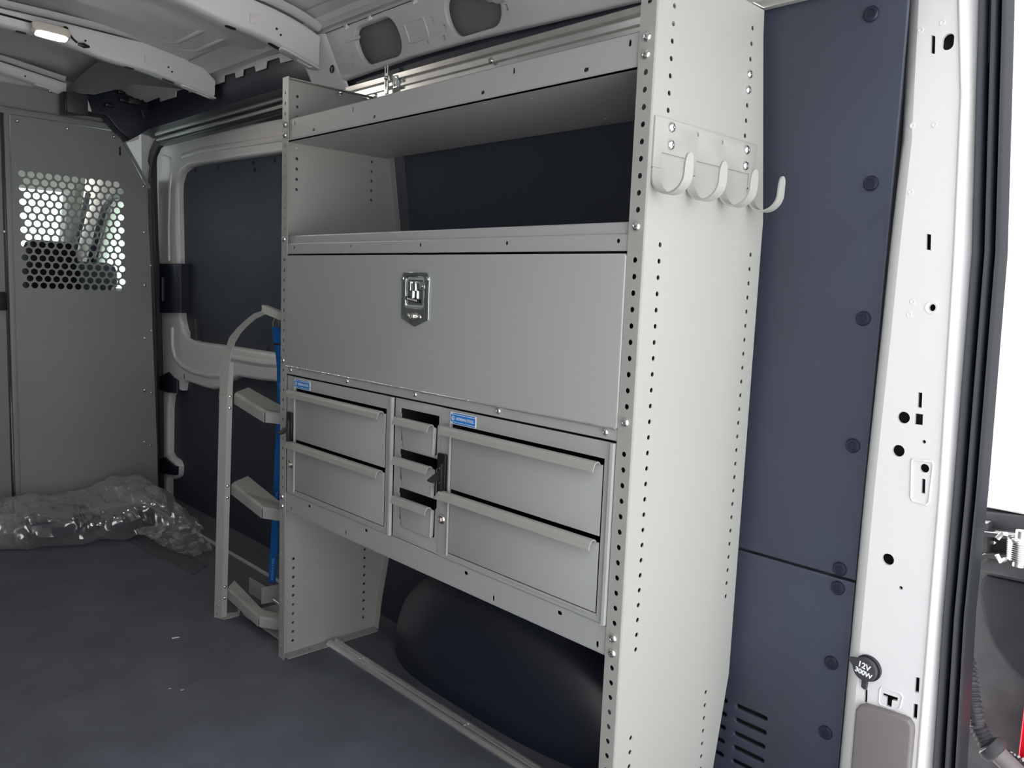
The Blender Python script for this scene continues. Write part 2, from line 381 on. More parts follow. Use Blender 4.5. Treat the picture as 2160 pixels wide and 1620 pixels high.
# white side rail with oval lightening holes
RX = lambda z: .285-(z-1.58)*.5
FR = lambda off: (lambda s, t, d: (RX(t)+off+d, s, t))
def rx_pt(u, v):
    x = .26
    for _ in range(6): q = px(u, v, 'x', x); x = RX(q.z)
    return q
hl = []
for y0 in (1.045-.17+.085, .63-.085, .21-.08, -.2):
    pass
for (u0, v0, u1, v1) in ((760, 120, 841, 70), (951, 65, 1055, 10)):
    a, b = rx_pt(u0, v0), rx_pt(u1, v1); zc = 1.6365; hl.append(rrect(b.y, zc-.044, a.y, zc+.044, .040, 6))
hl.append(rrect(.14, 1.592, .30, 1.680, .040, 6)); hl.append(rrect(-.24, 1.592, -.08, 1.680, .040, 6))
for u, v, ww, hh in [(850, 85, .011, .010), (850, 107, .008, .011), (892, 56, .012, .010) and (937, 57, .011, .010), (937, 80, .008, .011), (902, 88, .009, .007), (912, 42, .007, .013), (744, 118, .010, .010), (745, 138, .006, .010), (728, 104, .005, .010), (1067, 16, .012, .012), (1067, 42, .008, .012)]:
    q = rx_pt(u, v); hl.append(rect(q.y-ww/2, q.z-hh/2, q.y+ww/2, q.z+hh/2))
q = rx_pt(735, 136); hl.append(circ(q.y, q.z, .013, 14))
bm = NB(); sheet(bm, [(-.40, 1.562), (.25, 1.566), (.75, 1.582), (1.0, 1.584), (1.37, 1.574), (1.37, 1.692), (-.40, 1.692)], hl, FR(0), .014, .004, rh=.0035)
t6 = thing('trim_6', None, None, (.28, .5, 1.58), kind='structure'); obj('oval_hole_rail', bm, 'white', t6)
for u0, v0, u1, v1 in ((865, 93, 893, 34), (729, 92, 757, 74)):
    a, b = rx_pt(u0, v0), rx_pt(u1, v1)
    bm = NB(); o_ = rrect(b.y, min(a.z, b.z), a.y, max(a.z, b.z), .006, 3)
    sheet(bm, o_, [offs(o_ if area2(o_) > 0 else o_[::-1], .004)], FR(-.0022), .004, .0015); obj('pressed_pad', bm, 'white', t6)
bm = NB(); sheet(bm, rect(-.40, 1.55, 1.37, 1.70), [], FR(.045), .004); obj('inner_channel_web', bm, 'liner', t6)
bm = NB(); loft(bm, [[(RX(1.692), y, 1.692), (RX(1.692)-.004, y, 1.697), (.205, y, 1.694), (.200, y, 1.699), (.192, y, 1.703), (.185, y, 1.716), (.15, y, 1.725)] for y in (-.40, .2, .8, 1.37)]); obj('roof_edge_fold', bm, 'roof', t6)
for u, v in ((729, 66), (778, 50), (872, 15)):
    q = px(u, v, 'x', .225); bm = NB(); lathe(bm, [(.010, 0), (.004, .007), (.0002, .012)], (.229, q.y, 1.688), (-.5, 0, -.85), 4); obj('fold_tab', bm, 'white', t6)
# gusset where the second bow meets the rail
bm = NB()
rows = []
for z, bul in ((1.52, 0), (1.56, .002), (1.60, .004), (1.64, .010), (1.665, .016), (1.69, .02)):
    rows.append([(RX(z)+.02, 1.475, z), (RX(z)-.012-bul*.5, 1.465, z), (RX(z)-.022-bul, 1.44, z), (RX(z)-.022-bul, 1.40, z), (RX(z)-.012-bul, 1.37, z), (RX(z)-.010, 1.345, z), (RX(z)-.004, 1.325, z), (RX(z)+.01, 1.318, z)])
loft(bm, rows); gs = obj('pillar_gusset', bm, 'white', t6, 60)
bm = NB(); q = px(697, 145, 'x', .255); lathe(bm, [(.012, 0), (.011, .002), (.0075, .003), (.007, .001), (.0002, .001)], (RX(q.z)-.013, q.y, q.z), (-1, 0, 0), 14); obj('bolt_hole', bm, 'dark', t6)

# white notched strip, black track cover and alloy trims above the sliding door
t7 = thing('trim_7', None, None, (.3, 2.1, 1.6), kind='structure')
no = [(337, 214), (370, 204), (371, 192), (396, 184), (398, 195), (471, 173), (472, 159), (495, 153), (497, 165), (511, 160), (512, 147), (537, 139), (539, 151), (560, 144), (562, 129), (589, 121), (591, 133), (645, 119), (650, 95), (603, 108), (514, 134), (444, 160), (337, 196)]
bm = NB(); sheet(bm, pyz(no, .255), [], FX(.255), .004, .001); obj('notched_strip', bm, 'roof', t7)
bm = NB(); loft(bm, [[(.255, y, 1.70), (.235, y, 1.708), (.225, y, 1.700), (.215, y, 1.706), (.20, y, 1.714), (.15, y, 1.724)] for y in (1.47, 2.0, 2.8)]); obj('roof_edge_fold', bm, 'roof', t7)
bm = NB(); loft(bm, [[(.262, y, 1.72), (.262, y, 1.64), (.275, y, 1.60), (.325, y, 1.598), (.335, y, 1.592), (.345, y, 1.588)] for y in (1.40, 2.0, 2.93)]); obj('track_cover', bm, 'lower', t7)
for z0, z1, x0, m_ in ((1.606, 1.588, .325, 'alu'), (1.586, 1.579, .338, 'dark'), (1.577, 1.567, .330, 'alu'), (1.566, 1.552, .345, 'dark')):
    bm = NB(); box(bm, (x0, 1.40, z1), (.40, 2.86, z0), .003); obj('track_trim', bm, m_, t7)
# grey headliner corner and black plastic corner mouldings at the bulkhead
bm = NB(); pl = [(140, 190), (165, 163), (200, 135), (232, 108), (330, 135), (420, 190), (335, 214), (290, 178), (200, 196), (160, 196)]
rows = []
for u, v, z in [(140, 190, 1.70), (165, 163, 1.715), (200, 135, 1.72), (232, 108, 1.725)]: rows.append(px(u, v, 'z', z))
rows2 = [px(u, v, 'z', z) for u, v, z in [(160, 197, 1.685), (200, 200, 1.685), (285, 178, 1.70), (425, 192, 1.69)]]
loft(bm, [rows, [a.lerp(b, .33)+Vector((0, 0, .006)) for a, b in zip(rows, rows2)], [a.lerp(b, .66)+Vector((0, 0, .006)) for a, b in zip(rows, rows2)], rows2, [p+Vector((0, 0, .02)) for p in rows2]])
obj('headliner_corner', bm, 'liner', t7, 60)
t8 = thing('trim_8', None, None, (.2, 2.7, 1.6), kind='structure')
bm = NB()
sheet(bm, pxz([(135, 192), (160, 197), (200, 198), (240, 190), (275, 176), (283, 196), (318, 200), (336, 214), (332, 262), (300, 282), (272, 297), (262, 285), (246, 272), (225, 245), (190, 240), (150, 240), (136, 237)], 2.76), [], FY(2.76), .06, .008); mo = obj('corner_moulding', bm, 'lower', t8)
for a, b, d in (((275, 180), (285, 197), .014), ((298, 232), (303, 247), .010), ((284, 196), (315, 203), .012)):
    p0, p1 = px(*a, 'y', 2.752), px(*b, 'y', 2.752); bm = NB(); tube(bm, [p0, p0.lerp(p1, .5)+Vector((0, -.004, 0)), p1], .004, 6); obj('moulding_rib', bm, 'cap', mo)
for u, v, s in ((262, 212, .02), (285, 215, .03), (230, 222, .018), (255, 195, .015)):
    p0 = px(u, v, 'y', 2.75); bm = NB(); box(bm, (p0.x-s, 2.735, p0.z-s*.4), (p0.x+s, 2.765, p0.z+s*.4), .004); obj('clip_block', bm, 'dark', mo)
p0, p1 = px(180, 205, 'y', 2.75), px(190, 235, 'y', 2.75); bm = NB(); strip(bm, [p0, p1], (.012, 0, 0), .002, (0, 1, 0)); obj('yellowed_tape', bm, 'tag', mo)
bm = NB(); box(bm, (-.045, 2.74, 1.607), (.03, 2.758, 1.685), .004); obj('grey_moulding_end', bm, 'cap', mo)

# ------------------------------------------------------------------ sliding door (door_1)
DX = .372
d1 = thing('door_1', None, None, (DX, 2.2, 0), kind='structure')
out_ = pyz([(345, 1130), (345, 1040), (343, 800), (340, 670), (333, 500), (329, 345), (331, 322), (342, 302), (362, 287), (400, 275), (600, 236)], DX)
out_ += [(1.56, out_[-1][1]-.01), (1.56, -.04)]
up_ = pyz([(585, 322), (480, 336), (415, 346), (395, 351), (380, 363), (373, 385), (372, 410), (375, 550), (377, 640), (379, 670), (384, 695), (394, 712), (412, 721), (480, 730), (590, 747)], DX); up_ += [(1.62, .74), (1.62, 1.425)]
lo_ = pyz([(590, 807), (540, 802), (500, 795), (478, 806), (462, 819), (445, 822), (420, 815), (392, 805), (383, 808), (381, 824), (365, 826), (357, 834), (354, 860), (353, 955), (359, 965), (370, 973), (374, 985), (373, 1003), (366, 1012), (356, 1005), (352, 1012), (352, 1120)], DX); lo_ += [(1.62, .02), (1.62, .645)]
bm = NB(); sheet(bm, out_, [up_, lo_], FX(DX), .045, .010, 4, rh=.014); fr = obj('door_frame', bm, 'white', d1, 50)
bm = NB(); sheet(bm, rect(1.58, .68, 2.80, 1.47), [], FX(DX+.030), .006); obj('upper_panel', bm, 'black', d1)
bm = NB(); sheet(bm, rect(1.58, -.03, 2.94, .70), [], FX(DX+.030), .006); obj('lower_panel', bm, 'black', d1)
# long pressed swage in the white middle band + corner swage
sw = pyz([(592, 762), (540, 758), (500, 757)], DX); bm = NB()
tube(bm, [(DX+.006, y, z) for y, z in pyz([(600, 768), (560, 766), (520, 760), (500, 756), (480, 752)], DX)], .014, 10); obj('swage', bm, 'white', fr)
bm = NB(); tube(bm, [(DX+.004, y, z) for y, z in pyz([(364, 690), (364, 730), (370, 755), (385, 772), (410, 785), (440, 792), (466, 792)], DX)], .012, 10); obj('swage', bm, 'white', fr)
bm = NB(); tube(bm, [(DX+.004, y, z) for y, z in pyz([(345, 330), (360, 335), (362, 360), (358, 400), (356, 480), (357, 550)], DX)], .010, 10); obj('swage', bm, 'white', fr)
bm = NB(); tube(bm, [(DX+.005, y, z) for y, z in pyz([(385, 330), (430, 316), (500, 306), (560, 297), (620, 288)], DX)], .013, 10); obj('swage', bm, 'white', fr)
bm = NB(); y_, z_ = pyz([(389, 794)], DX)[0]; sheet(bm, slot(y_, z_, .006, .022), [], FX(DX-.001), .002); obj('drain_slot', bm, 'dark', fr)
# black lock bracket in the frame, hinge hooks and window post stub
a = pyz([(336, 556), (380, 556), (380, 660), (336, 660)], DX-.02); bm = NB()
sheet(bm, a, [pyz([(341, 585), (360, 585), (360, 635), (341, 635)], DX-.02)], FX(DX-.02), .05, .004); lk = obj('lock_bracket', bm, 'lower', d1)
bm = NB(); y0, z0 = a[2]; y1, z1 = a[0]; box(bm, (DX-.01, y0+.02, z0+.02), (DX+.02, y1-.01, z1-.02)); obj('bracket_pocket', bm, 'dark', lk)
for pts in ([(335, 795), (352, 785), (362, 796), (372, 803), (372, 830), (352, 828), (335, 822)], [(318, 972), (345, 965), (356, 975), (368, 985), (367, 1003), (350, 1000), (345, 1000), (318, 1000)]):
    bm = NB(); sheet(bm, pyz(pts, DX-.012), [], FX(DX-.012), .03, .005); obj('hinge_hook', bm, 'lower', d1)
a = pyz([(405, 672), (415, 672), (417, 722), (405, 722)], DX+.02); bm = NB(); sheet(bm, a, [], FX(DX+.012), .02, .004); obj('window_post', bm, 'cap', d1)
# door seal: broad black rubber band round the opening
sl = [(338, 1130), (336, 1040), (332, 850), (326, 640), (319, 500), (317, 420), (318, 360), (324, 325), (336, 299), (358, 281), (400, 268), (600, 229)]
bm = NB(); rows = []
cen = [px(u, v, 'x', DX-.004) for u, v in sl]+[Vector((DX-.004, 1.45, 1.555))]
for i, c in enumerate(cen):
    d = (cen[min(i+1, len(cen)-1)]-cen[max(0, i-1)]).normalized(); n_ = Vector((1, 0, 0)).cross(d).normalized()
    wd = .034 if i < 6 else .030
    rows.append([c+n_*wd*s+Vector((-h, 0, 0)) for s, h in ((-1.1, -.02), (-1, .004), (-.7, .012), (-.4, .006), (0, .004), (.3, .012), (.7, .014), (1, .006), (1.1, -.02))])
loft(bm, rows); obj('door_seal', bm, 'rubber', d1, 60)
bm = NB(); sheet(bm, pyz([(262, 292), (300, 282), (345, 266), (450, 252), (460, 290), (340, 300), (330, 420), (326, 640), (338, 1130), (322, 1130), (316, 1030), (308, 600), (300, 380)], DX+.012), [], FX(DX+.012), .05, .006); obj('body_aperture', bm, 'white', d1)
for u, v in ((412, 347), (460, 340), (535, 330), (580, 325), (537, 345)):
    q = px(u, v+14, 'x', DX+.03); place('push_pin', PIN, d1, (DX+.030, q.y, q.z), (-1, 0, 0), scale=.7)
q = px(565, 735, 'x', DX+.03); place('push_pin', PIN, d1, (DX+.030, q.y, q.z), (-1, 0, 0), scale=.7)

# ------------------------------------------------------------------ rear pillar (trim_9), seal, rear door (door_2)
PX = .352
tp = thing('trim_9', None, None, (PX, -.28, 0), kind='structure')
V = [-40, 100, 200, 300, 533, 700, 1000, 1040, 1300, 1640, 1960]
def ip(t, v):
    for (a, ua), (b, ub) in zip(t, t[1:]):
        if v <= b: return ua+(ub-ua)*(v-a)/(b-a)
    return t[-1][1]
LE = [(-60, 1921), (23, 1917), (300, 1903), (533, 1877), (700, 1860), (1000, 1828), (1100, 1818), (1640, 1769), (2000, 1736)]
RI = [(-60, 2016), (0, 2018), (200, 2023), (533, 2008), (1040, 1977), (1613, 1931), (1660, 1927), (2000, 1899)]
SL = [(-60, 2068), (0, 2067), (200, 2061), (533, 2052), (1040, 2013), (1300, 1991), (1640, 1968), (2000, 1938)]
SR = [(-60, 2124), (0, 2123), (533, 2108), (1033, 2068), (1300, 2041), (1640, 2022), (2000, 1993)]
le = [px(ip(LE, v)+20, v, 'x', PX) for v in V]; ri = [px(ip(RI, v)+1, v, 'x', PX) for v in V]
holes = []
P2 = lambda u, v: (px(u, v, 'x', PX).y, px(u, v, 'x', PX).z)
def hrect(u0, v0, u1, v1, sk=0): holes.append([P2(u0+sk, v0), P2(u1+sk, v0+2), P2(u1, v1), P2(u0, v1-2)])
def hcirc(u, v, r): y, z = P2(u, v); holes.append(circ(y, z, r, 16))
hrect(1963, 74, 1972, 114, 1); hrect(1953, 493, 1963, 528, 1); hrect(1935, 827, 1944, 861, 1.5); hrect(1929, 872, 1946, 897, 1)
y, z = P2(2000, 88); holes.append(slot(y, z, .0165, .0245, 6))
for u, v, r in ((1906, 881, .0098), (1895, 951, .0098), (1950, 988, .0072), (1873, 1180, .0098), (1949, 932, .003), (1900, 1240, .003), (1967, 649, .0055)): hcirc(u, v, r)
hrect(1943, 1009, 1951, 1042, 1); hrect(1823, 1453, 1829, 1484, 1); hrect(1929, 1428, 1938, 1462, 2); hrect(1925, 1484, 1934, 1517, 2)
holes.append([P2(*q) for q in ((1861, 1461), (1894, 1472), (1893, 1479), (1882, 1477), (1880, 1494), (1869, 1489), (1870, 1471), (1861, 1467))])
bm = NB(); sheet(bm, [(p.y, p.z) for p in le]+[(p.y, p.z) for p in reversed(ri)], holes, FX(PX), .006, 0)
pil = obj('rear_pillar', bm, 'white', tp, 8); bm = NB()
rows = []                                          # rolled left edge into the lining
for v, p in zip(V, le):
    e = px(ip(LE, v), v, 'x', PX+.016); rows.append([p, p.lerp(e, .35)+Vector((-.002, 0, 0)), p.lerp(e, .7)+Vector((-.001, 0, 0)), e, e+Vector((.035, .004, 0))])
loft(bm, rows)
rows = []
for v, p in zip(V, ri):                            # raised ridge, then the flank out to the seal
    s = px(ip(SL, v), v, 'x', PX+.018); r_ = px(ip(RI, v)+9, v, 'x', PX-.003); r3 = px(ip(RI, v)+20, v, 'x', PX+.006)
    rows.append([p, p.lerp(r_, .5)+Vector((-.002, 0, 0)), r_, r_.lerp(r3, .5)+Vector((-.0005, 0, 0)), r3, r3.lerp(s, .5)+Vector((.004, 0, 0)), s, s+Vector((.04, .0, 0))])
loft(bm, rows); obj('pillar_edge', bm, 'white', tp, 60)
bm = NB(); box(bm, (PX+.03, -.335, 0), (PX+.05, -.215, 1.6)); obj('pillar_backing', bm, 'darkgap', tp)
def ring_pad(nm, outer, w_, r_=.002, dz=.0035):
    o_ = outer if area2(outer) > 0 else outer[::-1]; bm = NB(); sheet(bm, o_, [offs(o_, w_)], FX(PX-dz), dz+.002, r_, rh=r_); return obj(nm, bm, 'white', pil)
ring_pad('pressed_pad', [P2(*q) for q in ((1924, 966), (1968, 972), (1971, 980), (1962, 1060), (1955, 1067), (1923, 1058), (1919, 1050), (1921, 972))], .0035, .0016, .002)
ring_pad('pressed_pad', [P2(*q) for q in ((1859, 1447), (1900, 1461), (1906, 1470), (1900, 1494), (1890, 1500), (1856, 1488), (1852, 1480), (1854, 1453))], .003, .0014, .0015)
for u, v in ((1942, 64), (1988, 48), (1925, 265), (1971, 263), (1921, 406), (1925, 637), (1918, 664)):
    y, z = P2(u, v); bm = NB(); lathe(bm, [(.0046, -.001), (.0046, .0006), (.003, .001), (.0022, .0003), (.0002, .0003)], (PX, y, z), (-1, 0, 0), 12); obj('spot_weld', bm, 'white', pil)
y, z = P2(1965, 649); bm = NB(); lathe(bm, [(.0095, -.001), (.0095, .0012), (.0062, .0005), (.0055, -.004)], (PX, y, z), (-1, 0, 0), 14, False); obj('conical_hole_rim', bm, 'white', pil)
bm = NB(); rows = []
for v in V:
    a = px(ip(SL, v), v, 'x', PX+.018); b = px(ip(SR, v), v, 'x', PX+.032); 
    prof = [(0, .03), (0, 0), (.04, -.010), (.13, -.016), (.24, -.014), (.30, -.004), (.33, .016), (.42, .016), (.45, -.002), (.52, -.010), (.60, -.010), (.66, 0), (.68, .020), (.78, .020), (.81, .004), (.88, -.004), (.96, -.002), (1, .006), (1.02, .04)]
    rows.append([a.lerp(b, s)+Vector((h, 0, 0)) for s, h in prof])
loft(bm, rows); obj('rear_door_seal', bm, 'rubber', tp, 60)
# power outlet cap, taupe cover
y, z = P2(1829, 1409)
oc = thing('power_outlet_cap', 'round dark rubber cap over the 12V outlet on the white rear pillar', 'outlet cap', (PX, y, z))
bm = NB(); lathe(bm, [(.0225, 0), (.0225, .003), (.021, .005), (.0002, .0055)], (PX, y-.002, z+.001), (-1, 0, 0), 28); obj('seat_ring', bm, 'dark', oc)
bm = NB(); c_ = [(y+.0205*math.cos(a), z+.0205*math.sin(a)) for a in [2*math.pi*i/36 for i in range(36)]]
o_ = []
for yy, zz in c_:
    a = math.atan2(zz-z, yy-y); k = 1+.55*max(0, 1-abs(a-.35)/.42)**1.3; o_.append((y+(yy-y)*k, z+(zz-z)*k))
sheet(bm, o_, [], FX(PX-.011), .007, .003); obj('cap', bm, 'cap', oc)
bm = NB(); sheet(bm, [(y+.005, z-.017), (y-.005, z-.019), (y-.004, z-.035), (y, z-.037), (y+.005, z-.034)], [], FX(PX-.006), .005, .0015); obj('tether', bm, 'cap', oc)
R_ = Vector((0, -1, -.20)); U_ = Vector((0, -.20, 1))
for tx, dz, sz in (('12V', .006, .0135), ('300W', -.006, .0115)):
    bm = text_bm(tx, sz, (PX-.0114, y+.001, z+dz), R_, (0, -.12, 1), .0003, .0004); obj('printed_text', bm, 'ink', oc, label='white printed '+tx+' rating')
co = [P2(*q) for q in ((1811, 1492), (1818, 1484), (1830, 1482), (1910, 1508), (1922, 1514), (1930, 1526), (1931, 1540), (1909, 1790), (1900, 1800), (1795, 1770), (1788, 1760))]
bm = NB(); sheet(bm, co, [], FX(PX-.014), .013, .005, 4); obj('access_cover', bm, 'cover', None, label='taupe plastic access cover on the foot of the white rear pillar', cat='cover')

d2 = thing('door_2', None, None, (.56, -.8, 0), kind='structure')
D2 = .56
bm = NB(); sheet(bm, rect(-1.25, .655, -.30, 1.75), [], FX(D2), .05, .01); dp = obj('inner_skin', bm, 'white', d2)
bm = NB(); sheet(bm, rect(-1.25, .657, -.333, .697), [], FX(D2-.02), .03, .006); obj('bottom_return', bm, 'white', dp)
bm = NB(); sheet(bm, rect(-1.24, 1.262, -.31, 1.74), [rect(-1.17, 1.31, -.46, 1.67)], FX(D2-.006), .008, .004); obj('window_surround', bm, 'white', dp)
bm = NB(); sheet(bm, rect(-1.25, -.25, -.28, .655), [], FX(D2+.01), .05, .01); lp = obj('lower_trim', bm, 'dusty', d2)
a = pyz([(2080, 1215), (2160, 1232), (2230, 1240), (2230, 1500), (2160, 1440), (2130, 1410), (2100, 1370), (2082, 1330), (2072, 1290), (2066, 1250), (2070, 1225)], D2)
bm = NB(); sheet(bm, a, [], FX(D2+.004), .01, .004); obj('pocket', bm, 'pocket', lp)
a = pyz([(2068, 1078), (2200, 1092), (2200, 1230), (2150, 1222), (2062, 1205), (2057, 1180), (2060, 1110)], D2-.02); bm = NB(); sheet(bm, a, [], FX(D2-.02), .035, .004); hb = obj('hinge_housing', bm, 'dusty', d2)
for v0, v1 in ((1120, 1131), (1166, 1176)):
    a = pyz([(2072, v0+3), (2078, v0), (2150, v0+8), (2150, v1+8), (2078, v1)], D2-.045); bm = NB(); sheet(bm, a, [], FX(D2-.05), .035, .002); obj('hinge_arm', bm, 'dusty', hb)
a = pyz([(2062, 1100), (2086, 1102), (2084, 1180), (2074, 1190), (2058, 1182)], D2-.04); bm = NB(); sheet(bm, a, [], FX(D2-.045), .03, .004); obj('hinge_block', bm, 'dusty', hb)
for u, v in ((2094, 1145), (2133, 1152)): q = px(u, v, 'x', D2-.024); place('rivet', RIVET, hb, (D2-.022, q.y, q.z), (-1, 0, 0))
q0, q1 = px(2152, 1138, 'x', D2-.06), px(2150, 1182, 'x', D2-.06); bm = NB()
N_ = 160; tube(bm, [q0.lerp(q1, i/N_)+Vector((.017*math.cos(i*2*math.pi/16), .017*math.sin(i*2*math.pi/16), 0)) for i in range(N_+1)], .0022, 6); obj('coil_spring', bm, 'zinc', hb)
bm = NB(); lathe(bm, [(.010, -.01), (.010, .05)], q1-Vector((0, 0, .0)), (0, 0, 1), 12); obj('spring_pin', bm, 'alu', hb)
for q, s in ((q0, 1), (q1, -1)): bm = NB(); tube(bm, [q+Vector((0, .02, s*.004)), q+Vector((-.01, .024, s*.006)), q+Vector((-.012, .03, -s*.004))], .004, 6); obj('spring_end', bm, 'alu', hb)
d3 = thing('unseen_door', None, None, (-1.62, -.8, 0), kind='structure')  # unseen left rear door, added to block sky light from the rear pillar
bm = NB(); sheet(bm, rect(-1.25, -.25, -.36, 1.75), [rect(-1.15, 1.05, -.48, 1.62)], FX(-1.62, -1), .05, .01); obj('inner_skin', bm, 'white', d3)
bm = NB(); sheet(bm, rect(-1.17, 1.03, -.46, 1.64), [], FX(-1.65, -1), .004); obj('window_pane', bm, 'pocket', d3)
# corrugated harness conduit
path = [px(u, v, 'x', x) for u, v, x in ((2030, 1370, .50), (2040, 1400, .49), (2046, 1440, .48), (2052, 1480, .475), (2062, 1530, .47), (2080, 1565, .47), (2105, 1590, .47), (2135, 1607, .48), (2175, 1625, .49))]
fine = []
for a, b in zip(path, path[1:]):
    for i in range(24): fine.append(a.lerp(b, i/24))
cc = thing('harness_conduit', 'black corrugated harness conduit with rubber collar by the open rear door', 'conduit', path[4])
bm = NB(); tube(bm, fine, .01, 12, radii=[.0125+.0022*math.cos(i*2*math.pi/6) for i in range(len(fine))]); obj('corrugated_tube', bm, 'dusty', cc, 80)
i0 = int(24*5.6); ax = (fine[i0+3]-fine[i0-3]).normalized(); bm = NB(); lathe(bm, [(.013, -.012), (.022, -.008), (.024, 0), (.022, .008), (.013, .012)], fine[i0], ax, 18); obj('collar', bm, 'dusty', cc)
bm = NB(); lathe(bm, [(.0155, .008), (.0155, .055), (.013, .058)], fine[i0], ax, 14); obj('sleeve', bm, 'cover', cc)
a = px(2037, 1430, 'x', .462); b = px(2056, 1525, 'x', .455); bm = NB(); strip(bm, [a, b], (0, .006, 0), .003, (1, 0, 0)); obj('tie_strip', bm, 'cap', cc)
a = pyz([(2158, 1525), (2240, 1500), (2240, 1640), (2149, 1625)], .62); bm = NB()
a = pyz([(2157, 1520), (2260, 1520), (2260, 1640), (2150, 1600)], .50)
sheet(bm, [(-.60, .22), (-.452, .22), (-.452, .35), (-.60, .35)], [], FX(.50), .04, .006); tl = obj('tail_lamp', bm, 'red', None, label='red tail lamp lens at the very edge beside the conduit', cat='tail lamp')

# ------------------------------------------------------------------ wheel arch liner
bm = NB(); ny, nx = 44, 16; rows = []
for i in range(ny+1):
    t_ = i/ny; yy = 1.03-.94*t_; s = abs(2*t_-1); e_ = 3.4 if t_ < .5 else 2.0; hgt = .30*max(0, 1-s**e_)**.7; dep = .17*max(0, 1-s**(4. if t_ < .5 else 2.6))**.55
    row = []
    for j in range(nx+1):
        a = j/nx*math.pi/2; ex = .62
        row.append((.371-dep*max(0, math.cos(a))**ex-.0005, yy, .0008+hgt*math.sin(a)**ex))
    rows.append(row)
loft(bm, rows); obj('wheel_arch_liner', bm, 'arch', None, 60, label='black moulded wheel arch liner on the floor under the shelf unit', cat='wheel arch', recalc=True)

# ------------------------------------------------------------------ partition (bulkhead)
PY = 2.85
pt = thing('partition', 'charcoal grey steel bulkhead partition with a perforated viewing panel', 'partition', (-.5, PY, 0))
hol = []
for r_ in range(17):
    for c_ in range(12):
        hx = -.1785+.0312*c_+(.0156 if r_ % 2 else 0)+.0002*r_; hz = 1.368-.0266*r_-.001*c_*.1
        hol.append(circ(hx, hz, .0126, 12))
ol = pxz([(22, 241), (247, 278), (308, 395), (318, 560), (322, 700)], PY)+[(.324, .002), (-.236, .002)]
s0 = pxz([(251, 310), (255, 310), (255, 328), (251, 328)], PY); s1 = pxz([(283, 361), (287, 362), (287, 382), (283, 381)], PY)
bm = NB(); sheet(bm, ol, hol, FY(PY), .003, 0); wp_ = obj('wing_panel', bm, 'pgrey', pt)
bm = NB(); sheet(bm, s0, [], FY(PY-.0006), .001); obj('punched_slot', bm, 'dark', wp_)
for u, v in ((36, 255), (142, 271), (241, 288), (303, 393), (304, 490), (305, 602), (305, 713), (305, 823), (305, 932)):
    q = px(u, v, 'y', PY); place('screw', SCREW, wp_, (q.x, PY, q.z), (0, -1, 0), scale=.95)
bm = NB(); prof = pxz([(247, 279), (251, 277), (318, 396), (314, 398)], PY-.006)
sheet(bm, prof, [], FY(PY-.014), .014, .002); obj('diagonal_flange', bm, 'pgrey', pt)
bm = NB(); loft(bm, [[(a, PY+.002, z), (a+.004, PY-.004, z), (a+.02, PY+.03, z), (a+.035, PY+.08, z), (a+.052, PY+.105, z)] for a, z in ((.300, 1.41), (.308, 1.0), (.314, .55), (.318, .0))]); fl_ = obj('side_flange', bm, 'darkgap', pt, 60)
for u, v in ((319, 560), (320, 697), (320, 828), (318, 940)):
    q = px(u, v, 'y', PY-.002); place('rivet', RIVET, fl_, (q.x, PY-.0, q.z), (0, -1, 0))
bm = NB(); box(bm, (-.236, PY-.012, 0), (-.216, PY+.03, 1.59), .004); obj('hinge_post', bm, 'pgrey', pt)
bm = NB(); box(bm, (-.246, PY+.004, 0), (-.238, PY+.02, 1.59)); obj('door_gap', bm, 'dark', pt)
bm = NB(); box(bm, (-.80, PY-.006, .02), (-.246, PY+.02, 1.585), .004); obj('partition_door', bm, 'pgrey', pt)
q = px(4, 635, 'y', PY); bm = NB(); box(bm, (q.x-.05, PY-.03, q.z-.035), (q.x+.013, PY-.004, q.z+.035), .006); obj('door_latch', bm, 'dark', pt)
bm = NB(); box(bm, (-1.46, PY+.021, 0), (-.79, PY+.03, 1.60)); obj('far_wing_panel', bm, 'pgrey', pt)
bm = NB(); box(bm, (-1.40, PY-.012, 1.583), (.20, PY+.03, 1.607), .004); obj('header_beam', bm, 'pgrey', pt)
bm = NB(); box(bm, (-1.40, PY+.02, 1.60), (.25, PY+.04, 1.70)); hd = obj('header_panel', bm, 'pgrey', pt)
for u, v in ((106, 192), (6, 489)):
    q = px(u, v, 'y', PY+.018); place('screw', SCREW, hd, (q.x, PY+.018 if v < 300 else PY-.006, q.z), (0, -1, 0))
bm = NB(); box(bm, (-1.42, PY+.041, 1.64), (.42, PY+.05, 1.82)); obj('trim_10', bm, 'roof', kind='structure')

# ------------------------------------------------------------------ cab behind the partition
cb = thing('trim_11', None, None, (-.4, 3.6, 0), kind='structure')
bm = NB(); box(bm, (-1.5, 2.95, 1.62), (.55, 4.25, 1.66)); obj('cab_headliner', bm, 'cabtrim', cb)
bm = NB(); box(bm, (-1.52, 2.86, 1.80), (.56, 4.3, 1.84)); obj('cab_roof', bm, 'white', cb)
bm = NB(); box(bm, (.46, 2.86, 1.60), (.56, 4.3, 1.82)); obj('cab_cant_rail', bm, 'white', cb)
bm = NB(); box(bm, (-1.52, 4.26, 1.60), (.56, 4.3, 1.82)); obj('cab_roof_front', bm, 'white', cb)
bm = NB(); box(bm, (-1.5, 4.02, 1.42), (.34, 4.10, 1.63), .02); obj('windscreen_header', bm, 'cabtrim', cb)
bm = NB(); box(bm, (-1.5, 4.0, .3), (.55, 4.7, 1.06), .05); obj('dashboard', bm, 'cabdark', cb)
bm = NB(); tube(bm, [(.46, 4.75, 1.0), (.42, 4.45, 1.22), (.36, 4.12, 1.47), (.34, 3.98, 1.60)], .05, 10); obj('windscreen_pillar', bm, 'cabtrim', cb)
